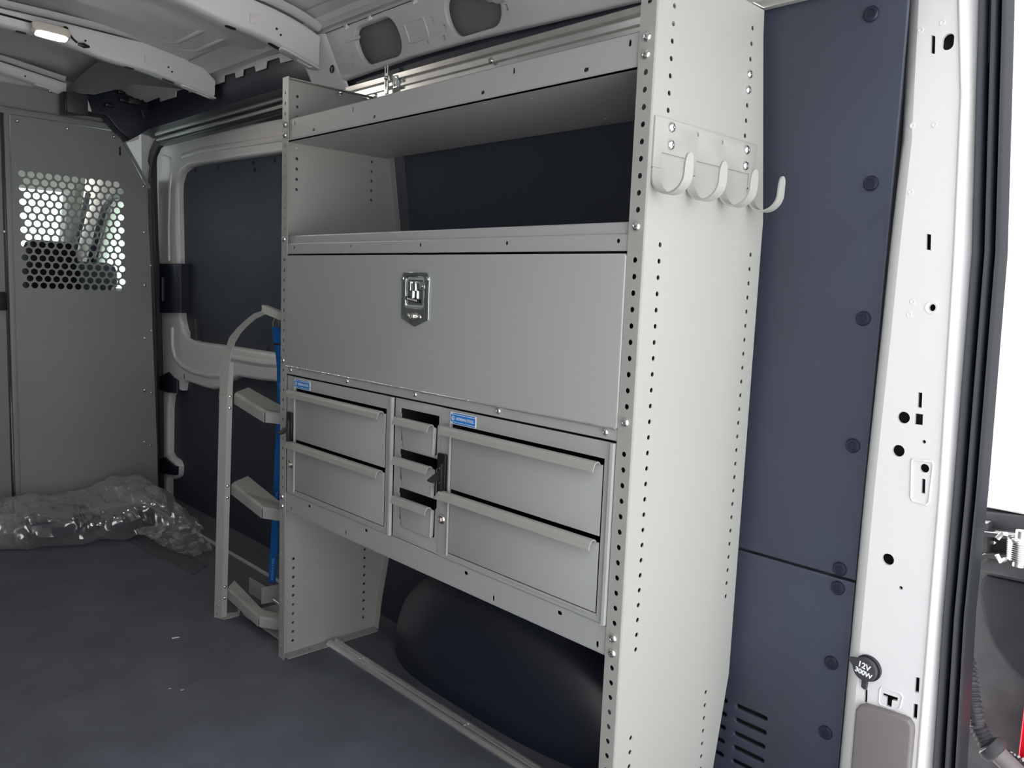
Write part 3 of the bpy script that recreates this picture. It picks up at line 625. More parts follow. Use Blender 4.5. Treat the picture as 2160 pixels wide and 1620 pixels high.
bm = NB(); sheet(bm, rect(2.93, -.2, 4.7, 1.66), [[(3.42, .93), (4.36, .93), (3.98, 1.36), (3.85, 1.40), (3.46, 1.40), (3.42, 1.36)]], FX(.50), .05, .02); obj('cab_door', bm, 'cabtrim', cb)
bm = NB(); tube(bm, [(.48, 4.40, .92), (.48, 4.0, 1.36), (.48, 3.86, 1.41), (.48, 3.5, 1.41)], .022, 8); obj('window_seal', bm, 'dark', cb)
bm = NB(); tube(bm, [(.40, 4.46, .92), (.40, 4.02, 1.42)], .014, 8); obj('seat_belt', bm, 'cap', cb)
bm = NB(); box(bm, (.55, 3.66, .9), (.552, 3.69, 1.4)); obj('window_divider', bm, 'cap', cb)
bm = NB(); box(bm, (.33, 3.03, -.3), (.50, 3.06, 1.70)); obj('pillar_web', bm, 'white', cb)
bm = NB(); box(bm, (-1.55, 2.93, -.3), (-1.5, 4.7, 1.0)); obj('cab_door_skin', bm, 'cabtrim', cb)
bm = NB(); sheet(bm, [(-1.5, 1.05), (.5, 1.05), (.36, 1.60), (-1.4, 1.60)], [], lambda s, t, d: (s, 4.78-(t-1.05)*1.3+d, t), .004); obj('window_1', bm, 'glass', kind='structure')
bm = NB(); sheet(bm, rect(3.38, .88, 4.42, 1.44), [], FX(.53), .004); obj('window_2', bm, 'glass', kind='structure')
bm = NB(); box(bm, (-1.5, 2.93, -.3), (.5, 4.7, -.25)); obj('cab_floor', bm, 'cabdark', cb)
st = thing('cab_seat', 'black passenger seat seen through the perforated bulkhead panel', 'seat', (0, 3.3, -.25))
o_ = pxz([(48, 640), (50, 560), (53, 525), (60, 510), (75, 506), (140, 511), (150, 517), (158, 535), (166, 570), (176, 640)], 3.25)
bm = NB(); sheet(bm, [(o_[0][0]-.03, .25)]+o_+[(o_[-1][0]+.03, .25)], [], FY(3.20), .10, .03); obj('backrest', bm, 'cabdark', st)
bm = NB(); box(bm, (-.16, 3.28, .1), (.26, 3.75, .28), .05); obj('seat_cushion', bm, 'cabdark', st)
bm = NB(); box(bm, (-.12, 3.3, -.25), (.22, 3.7, .12), .02); obj('seat_base', bm, 'cabdark', st)

# ================================================================== FIXED RAILS
bm = NB()
prof = [(.133, 0), (.133, .003), (.138, .010), (.142, .012), (.145, .012), (.146, .006), (.150, .005), (.158, .005), (.160, .006), (.161, .012), (.165, .012), (.169, .009), (.1715, .003), (.1715, 0)]
prism(bm, prof, lambda x, z: (x, -.38, z), lambda x, z: (x, 1.115, z))
fr_ = obj('floor_rail', bm, 'alu', None, 25, label='long aluminium mounting rail screwed to the black floor', cat='rail')
for yy in (.98, .55, .2): place('screw', SCREW, fr_, (.154, yy, .005), (0, 0, 1), scale=.6)
wx = lambda z: wallx(z)
bm = NB(); z0 = 1.497
XR = -.014
prof = [(.325, z0), (.318, z0+.002), (.316, z0+.014), (.322, z0+.016), (.322, z0+.026), (.315, z0+.028), (.315, z0+.034), (.322, z0+.036), (.322, z0+.046), (.312, z0+.048), (.310, z0+.060), (.314, z0+.063), (.322, z0+.063)]
prism(bm, prof, lambda x, z: (x+XR, -.18, z), lambda x, z: (x+XR, 1.48, z))
wr_ = obj('wall_rail', bm, 'alu', None, 25, label='aluminium mounting rail along the wall above the top shelf', cat='rail')
for u, v in ((1045, 124),): q = px(u, v, 'x', .315); place('screw', SCREW, wr_, (.301, q.y, z0+.031), (-1, 0, 0), scale=1.0)
q = px(797, 187, 'x', .315); place('screw', SCREW, wr_, (.308, q.y, z0+.021), (-1, 0, 0), scale=.9)
q = px(822, 180, 'x', .30)
bk = thing('rail_bracket', 'small slotted zinc bracket bolted on the upper wall rail', 'bracket', q)
bm = NB(); sheet(bm, rect(q.y-.008, 1.508, q.y+.008, 1.590), [slot(q.y, 1.573, .006, .022), slot(q.y, 1.535, .006, .016)], FX(.288), .003, .001); obj('bracket_plate', bm, 'zinc', bk)
bm = NB(); box(bm, (.290, q.y+.006, 1.508), (.302, q.y+.009, 1.545)); obj('bracket_leg', bm, 'zinc', bk)
place('screw', SCREW, bk, (.2875, q.y, 1.549), (-1, 0, 0), scale=.8)
bm = NB(); sheet(bm, rrect(q.y-.042, 1.520, q.y-.020, 1.553, .004), [slot(q.y-.031, 1.537, .007, .020)], FX(.296), .004, .001); obj('slotted_clip', bm, 'chrome', bk)

# ================================================================== SHELF UNIT
su = thing('shelf_unit', 'grey steel van shelf unit with perforated end panels and a drop-down locker door', 'shelf unit', (.17, W/2, 0))
def end_panel(y0, sg):
    """y0 = outer sheet face ; sg=+1: flanges point to +y"""
    c1, c2 = [], []
    col = []
    zt = lambda i, z0: z0-i*SP
    near = sg > 0
    for z in [1.4329-i*SP for i in range(-2, 41) if not 8 < i < 14]: col.append((.041, z))
    for z in [.2615-i*SP for i in range(0, 10)]: col.append((.042, z))
    for z in [1.4556-i*SP for i in range(-1, 10)]: col.append((.266, z))
    for z in [1.0779-i*SP for i in range(0, 26)]: col.append((.313, z))
    for z in [.268-i*SP for i in range(0, 10)]: col.append((.267, z))
    hl = [circ(x, z, .0042, 8) for x, z in col if .02 < z < 1.48]
    ol = [(.0015, .0), (.300, .0), (.312, .10), (.345, .28), (.347, 1.14), (.302, 1.45), (.299, 1.493), (.0015, 1.495)]
    bm = NB(); sheet(bm, ol, hl, lambda s, t, d: (s, y0+sg*d, t), .0018)
    ep = obj('end_panel', bm, 'grey', su)
    fh = [circ(.016, (56.4-i)*SP, .0046, 9) for i in range(-1, 57)]
    bm = NB(); sheet(bm, rect(.003, .0, .0315, 1.495), fh, lambda s, t, d: (d, y0+sg*s, t), .0018)
    arc = [(.003-.003*math.cos(a), .003-.003*math.sin(a)) for a in [math.radians(90*i/4) for i in range(5)]]   # bend
    loft(bm, [[(x, y0+sg*y, z) for x, y in arc] for z in (0., 1.495)])
    obj('front_flange', bm, 'grey', ep)
    bm = NB(); bh = [slot(x, -sg*0+.016, .010, .006) for x in (.05, .068, .086, .215, .235, .255, .19)]
    sheet(bm, [(.006, .004), (.012, .035), (.296, .035), (.305, .003)], bh, lambda s, t, d: (s, y0+sg*t, .0005+d), .002); obj('foot_flange', bm, 'grey', ep)
    bm = NB(); sheet(bm, [(.004, .004), (.004, .022), (.298, .022), (.298, .004)], [slot(x, .013, .008, .005) for x in (.07, .10, .14)], lambda s, t, d: (s, y0+sg*t, 1.495-d), .002); obj('top_flange', bm, 'grey', ep)
    bm = NB(); loft(bm, [[(x, y0+sg*.001, z), (x+.002, y0+sg*.004, z), (x+.002, y0+sg*.028, z), (x-.001, y0+sg*.028, z)] for x, z in ((.300, .003), (.312, .10), (.345, .28), (.347, 1.14), (.302, 1.45))]); obj('rear_flange', bm, 'grey', ep)
    return ep
epn = end_panel(0., 1); epf = end_panel(W, -1)
for i in (2, 3, 13, 25, 39, 40):
    z = (56.4-i)*SP
    place('screw', SCREW, epn, (0, .016, z), (-1, 0, 0), roll=i*.7); place('screw', SCREW, epf, (0, W-.016, z), (-1, 0, 0), roll=i)
bm = NB(); lathe(bm, [(.0046, 0), (.0046, .0004), (.0002, .0006)], (0, 0, 0), (0, 0, 1), 12); PLUG = mesh_of(bm, 'hole_plug', 'grey')
for i in (1, 14, 26): place('hole_plug', PLUG, epn, (.0004, .016, (56.4-i)*SP), (-1, 0, 0))
for u, v in ((1580, 157), (1577, 190)): q = px(u, v, 'y', 0); place('screw', SCREW, epn, (q.x, 0, q.z), (0, -1, 0))
for u, v in ((719, 191), (778, 205)): q = px(u, v, 'y', W-.02); place('screw', SCREW, epf, (q.x, W-.016, 1.487), (0, 0, -1))
q = px(698, 1356, 'z', .01); place('screw', SCREW, epf, (.152, W-.016, .0025), (0, 0, 1))
bm = NB(); sheet(bm, rect(.268, .004, .305, .05), [circ(.285, .03, .004)], FZ(1.497), .003, .001); obj('roof_clip', bm, 'zinc', epn)

def shelf(zp, z0, z1, fold, hl, depth, dots=()):
    y0, y1 = .004, W-.004
    bm = NB(); sheet(bm, rect(.004, y0, depth, y1), [circ(x, y, .0028, 7) for x, y in dots], FZ(zp), .0015)
    s = obj('shelf', bm, 'shelfgrey', su)
    bm = NB()
    if fold:
        sheet(bm, rect(y0, fold+.0025, y1, z1-.003), [], FX(.0085), .0015)
        sheet(bm, rect(y0, z0, y1, fold-.0025), hl, FX(.0035), .0015)
        prism(bm, [(.0035, fold-.0025), (.0045, fold), (.0085, fold+.0025), (.010, fold+.0025), (.006, fold-.0025)], lambda a, b: (a, y0, b), lambda a, b: (a, y1, b))
        prism(bm, [(.0085, z1-.003), (.0095, z1-.0008), (.012, z1), (.022, z1), (.022, z1-.0015), (.012, z1-.002), (.010, z1-.003)], lambda a, b: (a, y0, b), lambda a, b: (a, y1, b))
    else:
        sheet(bm, rect(y0, z0+.003, y1, z1-.003), hl, FX(.0035), .0015)
        for zz, sg in ((z1, -1), (z0, 1)):
            prism(bm, [(.0035, zz+sg*.003), (.0045, zz+sg*.0008), (.007, zz), (.016, zz), (.016, zz+sg*.0015), (.0075, zz+sg*.0015), (.005, zz+sg*.003)], lambda a, b: (a, y0, b), lambda a, b: (a, y1, b))
    obj('front_lip', bm, 'shelfgrey', s)
    bm = NB(); sheet(bm, rect(y0, zp, y1, zp+.035), [], FX(depth-.002), .0015); obj('rear_lip', bm, 'shelfgrey', s)
    return s
def lipholes(za, zb):
    h = [slot(y, za, .0055, .011) for y in (.0515, .308, .822, 1.079)]+[slot(y, zb, .011, .0068) for y in (.1387, .3893, .7377, .989)]
    return h
dots = [(x, .21+.1028*i) for x in (.055, .261) for i in range(9)]+[(.031, .415), (.031, .73), (.286, .42), (.286, .735)]
shelf(1.343, 1.343, 1.394, 0, lipholes(1.3805, 1.3548), .310, dots)
shelf(1.066, 1.0665, 1.1115, 1.0915, [circ(y, 1.0815, .0038, 10) for y in (.0535, .3093, .5644, .8212, 1.0769)], .335)
shelf(.405, .405, .4565, 0, lipholes(.4184, .4443), .335)
bm = NB(); sheet(bm, rect(.004, .7645, W-.004, 1.066), [], FX(.325), .0015); obj('locker_back', bm, 'shelfgrey', su)
bm = NB(); sheet(bm, rect(.012, .004, .325, W-.004), [], FZ(.7625), .0015); obj('locker_floor', bm, 'shelfgrey', su)
# locker door, piano hinge, latch
bm = NB(); sheet(bm, [(.0325, .786), (W-.0305, .786), (W-.0305, 1.0615), (.036, 1.0615), (.0325, 1.058)], [], FX(-.002), .010, .0022, 3)
ld = obj('locker_door', bm, 'shelfgrey', su)
bm = NB(); sheet(bm, rect(.0325, .7655, W-.0305, .783), [], FX(.0005), .0018); hg = obj('piano_hinge_leaf', bm, 'shelfgrey', su)
bm = NB(); N_ = 116
pts = []; rad = []
for i in range(N_*4+1):
    y = .033+(W-.064)*i/(N_*4); pts.append((-.0012, y, .7845)); rad.append(.0026 if i % 4 else .0018)
tube(bm, pts, .0024, 8, radii=rad); obj('hinge_knuckles', bm, 'alu', hg, 60)
for y in (1.081, .8204, .5634, .3098, .0553): place('screw', SCREW, hg, (.0003, y, .7765), (-1, 0, 0), scale=.8)
bm = NB(); pl_ = [(.613, 1.016), (.606, 1.0265), (.527, 1.0265), (.5205, 1.018), (.5205, .932), (.566, .9155), (.613, .931)]
sheet(bm, pl_, [rrect(.5375, .9545, .598, 1.0165, .006)], FX(-.0055), .0035, .0012, rh=.0025); lt = obj('paddle_latch', bm, 'chrome', ld, label='chrome folding-handle latch plate with key lock')
bm = NB(); o_ = rrect(.5375, .9545, .598, 1.0165, .006); o_ = o_ if area2(o_) > 0 else o_[::-1]; i_ = offs(o_, .006)
loft(bm, [[(-.004, y, z) for y, z in o_], [(.006, y, z) for y, z in i_], ]); 
b2_ = [bm.verts.new((.008, .568+.0, .985))]
obj('latch_dish', bm, 'chrome', lt, 60)
bm = NB(); sheet(bm, offs(o_, .0055), [], FX(-.0028), .0005); obj('latch_dish_floor', bm, 'chrome', lt)
bm = NB(); box(bm, (-.012, .5655, .972), (-.004, .573, 1.004), .002); box(bm, (-.013, .572, .988), (-.004, .582, 1.008), .002); box(bm, (-.013, .556, .988), (-.004, .566, 1.006), .002)
lathe(bm, [(.0095, 0), (.0095, .006), (.006, .008), (.0002, .008)], (-.003, .550, .998), (-1, 0, 0), 16); obj('folding_handle', bm, 'chrome', lt)
bm = NB(); strip(bm, [(-.006, .596, .9735), (-.006, .5515, .9675)], (0, 0, .0075), .0012, (1, 0, 0)); tg = obj('name_strip', bm, 'dark', lt)
bm = text_bm('ADRIAN STEEL', .0056, (-.0069, .5737, .9705), (0, -1, -.13), (0, -.13, 1), .0002); obj('printed_text', bm, 'ink', lt)
bm = NB(); lathe(bm, [(.0085, 0), (.0085, .006), (.007, .0085), (.005, .0085), (.0045, .007), (.0002, .007)], (-.005, .567, .9375), (-1, 0, 0), 18); box(bm, (-.0125, .566, .934), (-.0118, .568, .941)); obj('key_lock', bm, 'lock', lt)
for y, z in ((.609, 1.013), (.526, 1.013), (.5875, .938), (.548, .9365)): place('rivet', RIVET, lt, (-.0055, y, z), (-1, 0, 0), scale=.9)

# ================================================================== DRAWER CABINETS
def lip_profile(sc_=1.):                            # folded pull: (x outwards negative, z)
    return [(0, 0), (-.002, .0045), (-.006, .007), (-.013, .0062), (-.0175, .001), (-.020, -.009), (-.0182, -.0094), (-.0158, -.001), (-.012, .0045), (-.006, .0052), (-.0035, .003), (-.0018, 0)]
def drawer(parent, y0, y1, z0, z1, hy0, hy1, nm='drawer', xf=-.0005):
    t = bpy.data.objects.new(nm, None); COL.objects.link(t); t.parent = parent; WP[t] = Vector((xf, (y0+y1)/2, z0)); t.location = WP[t]-WP[parent]
    bm = NB(); sheet(bm, rect(y0, z0, y1, z1-.006), [], FX(xf), .002, .0012, 2); obj('front', bm, 'shelfgrey', t)
    bm = NB(); prism(bm, lip_profile(), lambda a, b: (xf+a, hy0, z1-.007+b), lambda a, b: (xf+a, hy1, z1-.007+b)); obj('pull_lip', bm, 'grey', t, 22)
    bm = NB(); box(bm, (xf+.012, y0+.006, z0+.006), (.28, y1-.006, z1-.03)); obj('drawer_box', bm, 'darkgap', t)
    return t
def sticker(parent, yc, zc, w_, h_, x):
    bm = NB(); sheet(bm, rrect(yc-w_/2, zc-h_/2, yc+w_/2, zc+h_/2, .003, 3), [], FX(x), .0012, .0003); s = obj('sticker', bm, 'wlabel', parent, label='white and blue maker sticker')
    bm = NB(); sheet(bm, rect(yc-w_*.47, zc-h_*.30, yc+w_*.47, zc+h_*.30), [], FX(x-.0003), .0004); obj('blue_band', bm, 'blue', s)
    for dz in (.40, -.40): bm = NB(); sheet(bm, rect(yc-w_*.46, zc+h_*dz-.0011, yc+w_*.40, zc+h_*dz+.0011), [], FX(x-.0002), .0003); obj('small_print_line', bm, 'blue', s)
    bm = text_bm('ADRIAN STEEL', h_*.345, (x-.0006, yc-w_*.085, zc-.0002), (0, -1, 0), (0, 0, 1), .0001, .00006); obj('printed_text', bm, 'ink', s)
    o_ = circ(yc+w_*.375, zc, h_*.19, 16); bm = NB(); sheet(bm, o_, [circ(yc+w_*.375, zc, h_*.14, 16)], FX(x-.0006), .0002); obj('emblem', bm, 'ink', s)
    bm = NB(); sheet(bm, [(yc+w_*.375-.0012, zc-.002), (yc+w_*.375, zc+.0025), (yc+w_*.375+.0012, zc-.002)], [], FX(x-.0006), .0002); obj('emblem', bm, 'ink', s)
def latch(parent, y, z):
    bm = NB(); sheet(bm, rrect(y-.0125, z-.043, y+.0125, z+.043, .002, 2), [], FX(-.006), .006, .0012); l = obj('slide_latch', bm, 'dark', parent, label='black plastic slide latch')
    bm = NB(); box(bm, (-.016, y-.0125, z-.030), (-.006, y-.0085, z+.026), .001); obj('latch_rib', bm, 'dark', l)
    bm = NB(); prism(bm, [(-.006, z-.004), (-.032, z-.011), (-.034, z-.008), (-.020, z+.000), (-.006, z+.006)], lambda a, b: (a, y-.009, b), lambda a, b: (a, y+.008, b)); obj('latch_lever', bm, 'dark', l)
    for dz in (.013, -.017): place('rivet', RIVET, l, (-.006, y+.002, z+dz), (-1, 0, 0), scale=.62)
def cabinet(nm, label, ya, yb, oy0, oy1, ly):
    """ya<yb extents ; oy0..oy1 drawer opening"""
    c = thing(nm, label, 'drawer cabinet', (.15, (ya+yb)/2, .4068))
    bm = NB(); sheet(bm, rect(ya+.001, .4578, yb-.001, .7610), [rect(oy0, .4662, oy1, .7325)], FX(.0015), .0015); obj('face_frame', bm, 'shelfgrey', c)
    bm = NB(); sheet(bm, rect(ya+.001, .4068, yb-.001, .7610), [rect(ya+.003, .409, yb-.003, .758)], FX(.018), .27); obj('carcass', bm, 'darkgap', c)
    bm = NB(); box(bm, (.286, ya+.002, .4068), (.288, yb-.002, .761)); obj('back_panel', bm, 'shelfgrey', c)
    # folded stiles either side and the bottom rail
    bm = NB(); prism(bm, [(.0015, 0), (-.004, .001), (-.0045, .004), (-.0045, .007), (.0015, .007)], lambda a, b: (a, ya+.001+b, .4578), lambda a, b: (a, ya+.001+b, .761)); obj('stile_edge', bm, 'shelfgrey', c)
    bm = NB(); sheet(bm, rect(oy1-.0, .4662, oy1+.0032, .735), [], FX(-.004), .006, .0012); obj('stile_fold', bm, 'grey', c)
    bm = NB(); box(bm, (-.0005, oy0+.002, .4662), (.003, oy1-.001, .4705)); obj('bottom_rail', bm, 'shelfgrey', c)
    for z0, z1 in ((.6025, .7275), (.4722, .5975)): drawer(c, oy0+.0022, oy1-.0025, z0, z1, oy0+.006, oy1+.018)
    latch(c, ly, .6265)
    bm = NB(); lathe(bm, [(.0105, 0), (.0105, .002), (.008, .005), (.0055, .0055), (.005, .004), (.0002, .004)], (.0015, ly, .5352), (-1, 0, 0), 18); box(bm, (-.0045, ly-.001, .5312), (-.0024, ly+.001, .5385)); obj('key_lock', bm, 'lock', c, label='round nickel key lock')
    sticker(c, oy1-.0345, .7455, .077, .0235, -.0015)
    return c
cabinet('drawer_cabinet', 'grey two-drawer cabinet beside the far end panel and the tank rack', .6378, 1.1005, .6650, 1.0560, 1.0770)
cabinet('drawer_cabinet', 'grey two-drawer cabinet beside the near end panel carrying the coat hooks', .0330, .4768, .0553, .4425, .4650)
# bin rack between the cabinets
br = thing('bin_rack', 'narrow grey rack with three small pull-out bins between the two drawer cabinets', 'bin rack', (.15, .557, .4068))
oh = []
for zt_, zb_ in ((.7425, .6560), (.6545, .5715), (.5705, .4850)):
    oh.append([(.6095, zb_+.004), (.6095, zb_+.014), (.6135, zb_+.018), (.6135, zt_-.014), (.6165, zt_-.012), (.6165, zt_-.001), (.487, zt_-.001), (.487, zt_-.018), (.4915, zt_-.022), (.4915, zb_+.008), (.494, zb_+.004)])
bm = NB(); sheet(bm, rect(.4785, .4578, .6362, .7610), oh, FX(.0035), .0018, .0006, 2); obj('face_frame', bm, 'shelfgrey', br)
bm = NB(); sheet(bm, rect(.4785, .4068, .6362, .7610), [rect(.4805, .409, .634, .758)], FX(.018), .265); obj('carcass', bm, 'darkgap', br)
bm = NB(); box(bm, (.286, .48, .4068), (.288, .634, .761)); obj('back_panel', bm, 'shelfgrey', br)
for zt_, zb_ in ((.7275, .6570), (.6420, .5720), (.5575, .4870)):
    t = bpy.data.objects.new('bin', None); COL.objects.link(t); t.parent = br; WP[t] = Vector((0, .55, zb_)); t.location = WP[t]-WP[br]
    bm = NB(); sheet(bm, [(.4975, zb_), (.6000, zb_), (.6085, zt_-.010), (.4945, zt_-.010)], [], FX(-.0015), .003, .0018); obj('front', bm, 'shelfgrey', t)
    bm = NB(); prism(bm, [(a*.95, b*.95) for a, b in lip_profile()], lambda a, b: (-.0015+a, .4960, zt_-.010+b), lambda a, b: (-.0015+a, .6150, zt_-.010+b)); obj('pull_lip', bm, 'grey', t)
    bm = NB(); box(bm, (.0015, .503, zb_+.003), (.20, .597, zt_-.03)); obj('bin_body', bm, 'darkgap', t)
    bm = NB(); prism(bm, [(-.0015, .4945), (-.004, .4955), (-.0015, .4985), (.004, .4985), (.004, .4945)], lambda a, b: (a, b+.002, zb_+.004), lambda a, b: (a, b, zt_-.012)); obj('bin_edge', bm, 'grey', t)

# ================================================================== COAT HOOKS on the near panel
hk = thing('hook_rack', 'grey steel four-hook coat rack screwed to the near end panel', 'hook rack', (.155, 0, 1.2))
bm = NB()
hx = [(.0062, .0276), (.0985, .1205), (.1910, .2138), (.2834, .3035)]
ol = [(.0062, 1.267), (.3035, 1.267), (.3035, 1.19), (.2834, 1.19), (.2834, 1.2155), (.2138, 1.2155), (.2138, 1.19), (.191, 1.19), (.191, 1.2155), (.1205, 1.2155), (.1205, 1.19), (.0985, 1.19), (.0985, 1.2155), (.0276, 1.2155), (.0276, 1.19), (.0062, 1.19)]
sheet(bm, ol, [circ(.1199, 1.2565, .0034, 10), circ(.1924, 1.2553, .0034, 10)], FY(-.0032), .003, .0008, 2); obj('back_plate', bm, 'grey', hk)
for a, b in hx:
    ln = [(0, 1.192), (0, 1.184)]+[(-.029*(1-math.cos(t_)), 1.180-.029*math.sin(t_)) for t_ in [math.pi*i/14 for i in range(15)]]+[(-.058, 1.186), (-.0585, 1.194), (-.059, 1.199), (-.0592, 1.2035), (-.0593, 1.206), (-.0594, 1.2075)]
    bm = NB(); w_ = b-a; rows = []
    for i, (yy, zz) in enumerate(ln):
        p0 = ln[max(0, i-1)]; p1 = ln[min(len(ln)-1, i+1)]; d = Vector((p1[0]-p0[0], p1[1]-p0[1])).normalized(); n_ = (-d.y*.0015, d.x*.0015)
        k = 1. if i < len(ln)-5 else (.95, .86, .70, .46, .16)[i-len(ln)+5]; ww = w_/2*k; xc = (a+b)/2
        if i >= len(ln)-5: zz = zz+.001
        rows.append([(xc-ww, -.0017+yy-n_[0], zz-n_[1]), (xc+ww, -.0017+yy-n_[0], zz-n_[1]), (xc+ww, -.0017+yy+n_[0], zz+n_[1]), (xc-ww, -.0017+yy+n_[0], zz+n_[1])])
    loft(bm, rows, True, True); obj('hook', bm, 'grey', hk)
for x, z in ((.0462, 1.2555), (.0468, 1.2294), (.2667, 1.2537), (.2663, 1.2269)): place('screw', SCREW, hk, (x, -.0032, z), (0, -1, 0), scale=1.1)

# ================================================================== TANK RACK beyond the far panel
tr = thing('tank_rack', 'grey three-tier tank rack with arched top bar standing beside the far end panel', 'rack', (.03, 1.3, 0))
LEAN = lambda z: -.058*z                            # the post leans towards the shelf unit
ca, cb_, cc_ = Vector((-.0244, 1.4812, 0)), Vector((-.0121, 1.4584, 0)), Vector((.0030, 1.4565, 0))
bm = NB(); Lz = .765
ax_ = [(0., 0), (Lz, 0)]
def pp(v, z): return (v.x, v.y+LEAN(z), z)
loft(bm, [[pp(ca, z), pp(cb_, z), pp(cc_, z), pp(cc_+Vector((0, .002, 0)), z), pp(cb_+Vector((.002, .002, 0)), z), pp(ca+Vector((.002, .001, 0)), z)] for z in (.003, .39, Lz)], True, True)
po = obj('post', bm, 'grey', tr)
bm = NB(); sheet(bm, [(q.x, q.y) for q in (ca+Vector((-.001, .001, 0)), Vector((-.0085, 1.446, 0)), Vector((.037, 1.447, 0)), Vector((.05, 1.47, 0)), Vector((.0, 1.49, 0)))], [], FZ(.0005), .003, .001); obj('foot_plate', bm, 'grey', tr)
bm = NB(); lathe(bm, [(.004, 0), (.004, .014), (.006, .015), (.006, .02), (.0002, .021)], (.04, 1.452, .003), (0, 0, 1), 8); obj('foot_bolt', bm, 'zinc', tr)
wn = Vector((cb_-ca)).cross(Vector((0, 0, 1))).normalized(); wn = wn if wn.x < 0 else -wn
for z, s in ((.735, .45), (.672, .45), (.040, .5), (.016, .5)):
    m_ = ca.lerp(cb_, .5); place('rivet', RIVET, po, pp(m_+wn*.0005, z), wn, scale=.6)
dn = Vector((-.12, -1, 0)).normalized()
for z in (.570, .516, .287, .247, .078, .046):
    pass
for u, v in ((487, 835), (486, 859), (480, 1025), (479.5, 1050), (473, 1243.5), (472.5, 1268)):
    q = px(u, v, 'y', 1.457-.058*.4); z = q.z; place('rivet', RIVET, po, (-.004, 1.4565+LEAN(z)+.0005, z), dn, scale=.85)
# arch
io = [(165, 680), (185, 640), (205, 580), (240, 460), (330, 350), (430, 255), (530, 175), (635, 140)]
ii = [(250, 690), (258, 655), (270, 620), (305, 510), (375, 400), (455, 315), (550, 235), (660, 185)]
kk = lambda x, y: (440+x/5.585, 630+y/5.585)
rows = []; XA = -.012
for i, (o1, i1) in enumerate(zip(io, ii)):
    t_ = i/(len(io)-1); xo = -.0215*(1-t_)+(-.006)*t_; xi = -.0121*(1-t_)+(-.006)*t_
    p0, p1 = px(*kk(*o1), 'x', xo), px(*kk(*i1), 'x', xi); rows.append([p0, p1, p1+Vector((.003, .0, 0)), p0+Vector((.003, 0, 0))])
lowr = [Vector(pp(ca, .66)), Vector(pp(cb_, .66)), Vector(pp(cb_, .66))+Vector((.003, 0, 0)), Vector(pp(ca, .66))+Vector((.003, 0, 0))]
bm = NB(); loft(bm, [[v+wn*.002 for v in lowr]]+rows, True, True); obj('arch_bar', bm, 'grey', tr, 60)
p0, p1 = px(*kk(632, 122), 'x', -.006), px(*kk(860, 215), 'x', .02); dd = (p1-p0).normalized(); p1 = p0+dd*.095
bm = NB(); strip(bm, [p0, p1], (0, 0, .019), .003, (1, 0, 0)); strip(bm, [p0+Vector((.006, 0, .0095)), p1+Vector((.006, 0, .0095))], (.014, 0, 0), .0025, (0, 0, 1)); obj('top_bar', bm, 'grey', tr)
# three tilted half-collar trays
def tray(zc, fr_px, bk_px, lip, k):
    """front and back edge pixels; z falls gently towards the shelf unit"""
    def on(u, v):
        z = zc
        for _ in range(12): q = px(u, v, 'z', z); z = zc+.13*(max(1.10, min(1.55, q.y))-1.27)
        return q
    F = [on(*k(*p)) for p in fr_px]; B = [on(*k(*p)) for p in bk_px]
    t = bpy.data.objects.new('tank_tray', None); COL.objects.link(t); t.parent = tr; WP[t] = F[1].copy(); t.location = F[1]-WP[tr]
    bm = NB(); n = len(F)
    # top plate
    bmf = []
    r0 = [[F[i]*(1-s)+B[i]*s for s in (.12, .4, .7, 1)] for i in range(n)]
    loft(bm, r0)
    rb = [[v+Vector((0, 0, -.002)) for v in r] for r in r0]; loft(bm, rb)
    obj('tray_top', bm, 'grey', t, 60)
    for a, b in ((0, 1), (1, n-1)):
        seg = [F[a], F[b]] if a == 0 else F[1:]
        d = (seg[-1]-seg[0]); d.z = 0; d.normalize(); n_ = Vector((-d.y, d.x, 0)); n_ = n_ if n_.dot(B[1]-F[1]) < 0 else -n_
        s0 = seg[0]+(d*.003 if a else Vector()); s1 = seg[-1]-(d*.003 if a == 0 else Vector())
        bm = NB(); rows = []
        for q, bq in ((s0, B[a] if a == 0 else B[1]), (s0.lerp(s1, .5), None), (s1, B[1] if a == 0 else B[-1])):
            inn = -n_*.010
            rows.append([q+inn+Vector((0, 0, .0)), q+inn*.45+Vector((0, 0, -.0008)), q+inn*.1+Vector((0, 0, -.0035)), q+Vector((0, 0, -.008)), q+Vector((0, 0, -lip)), q-n_*.002+Vector((0, 0, -lip)), q-n_*.002+Vector((0, 0, -.009)), q+inn*.5+Vector((0, 0, -.004))])
        loft(bm, rows, True, True); obj('tray_lip', bm, 'grey', t, 60)
kt = lambda x, y: (440+x/5.585, 630+y/5.585); km = lambda x, y: (440+x/8.1, 960+y/8.1); kb = lambda x, y: (430+x/6.75, 1160+y/6.75)
tray(.645, [(300, 1110), (655, 1322), (870, 1345)], [(470, 1045), (790, 1225), (900, 1275)], .032, kt)
tray(.379, [(385, 480), (905, 880), (1240, 930)], [(670, 355), (1180, 765), (1270, 830)], .033, km)
tray(.064, [(335, 540), (775, 940), (1090, 990)], [(435, 435), (840, 855), (1090, 900)], .032, kb)
bm = NB(); box(bm, (.045, 1.16, .004), (.30, 1.44, .010)); box(bm, (.05, 1.16, .010), (.054, 1.20, .05)); obj('base_plate', bm, 'shelfgrey', tr)
for a, b, zz in (((820, 655), (1075, 605), .085), ((650, 500), (880, 640), .06)):
    q0, q1 = px(*kb(*a), 'z', zz), px(*kb(*b), 'z', zz); bm = NB(); strip(bm, [q0, q1], (0, 0, .05), .003, ((q1-q0).normalized().cross(Vector((0, 0, 1))))); obj('base_bracket', bm, 'grey', tr)
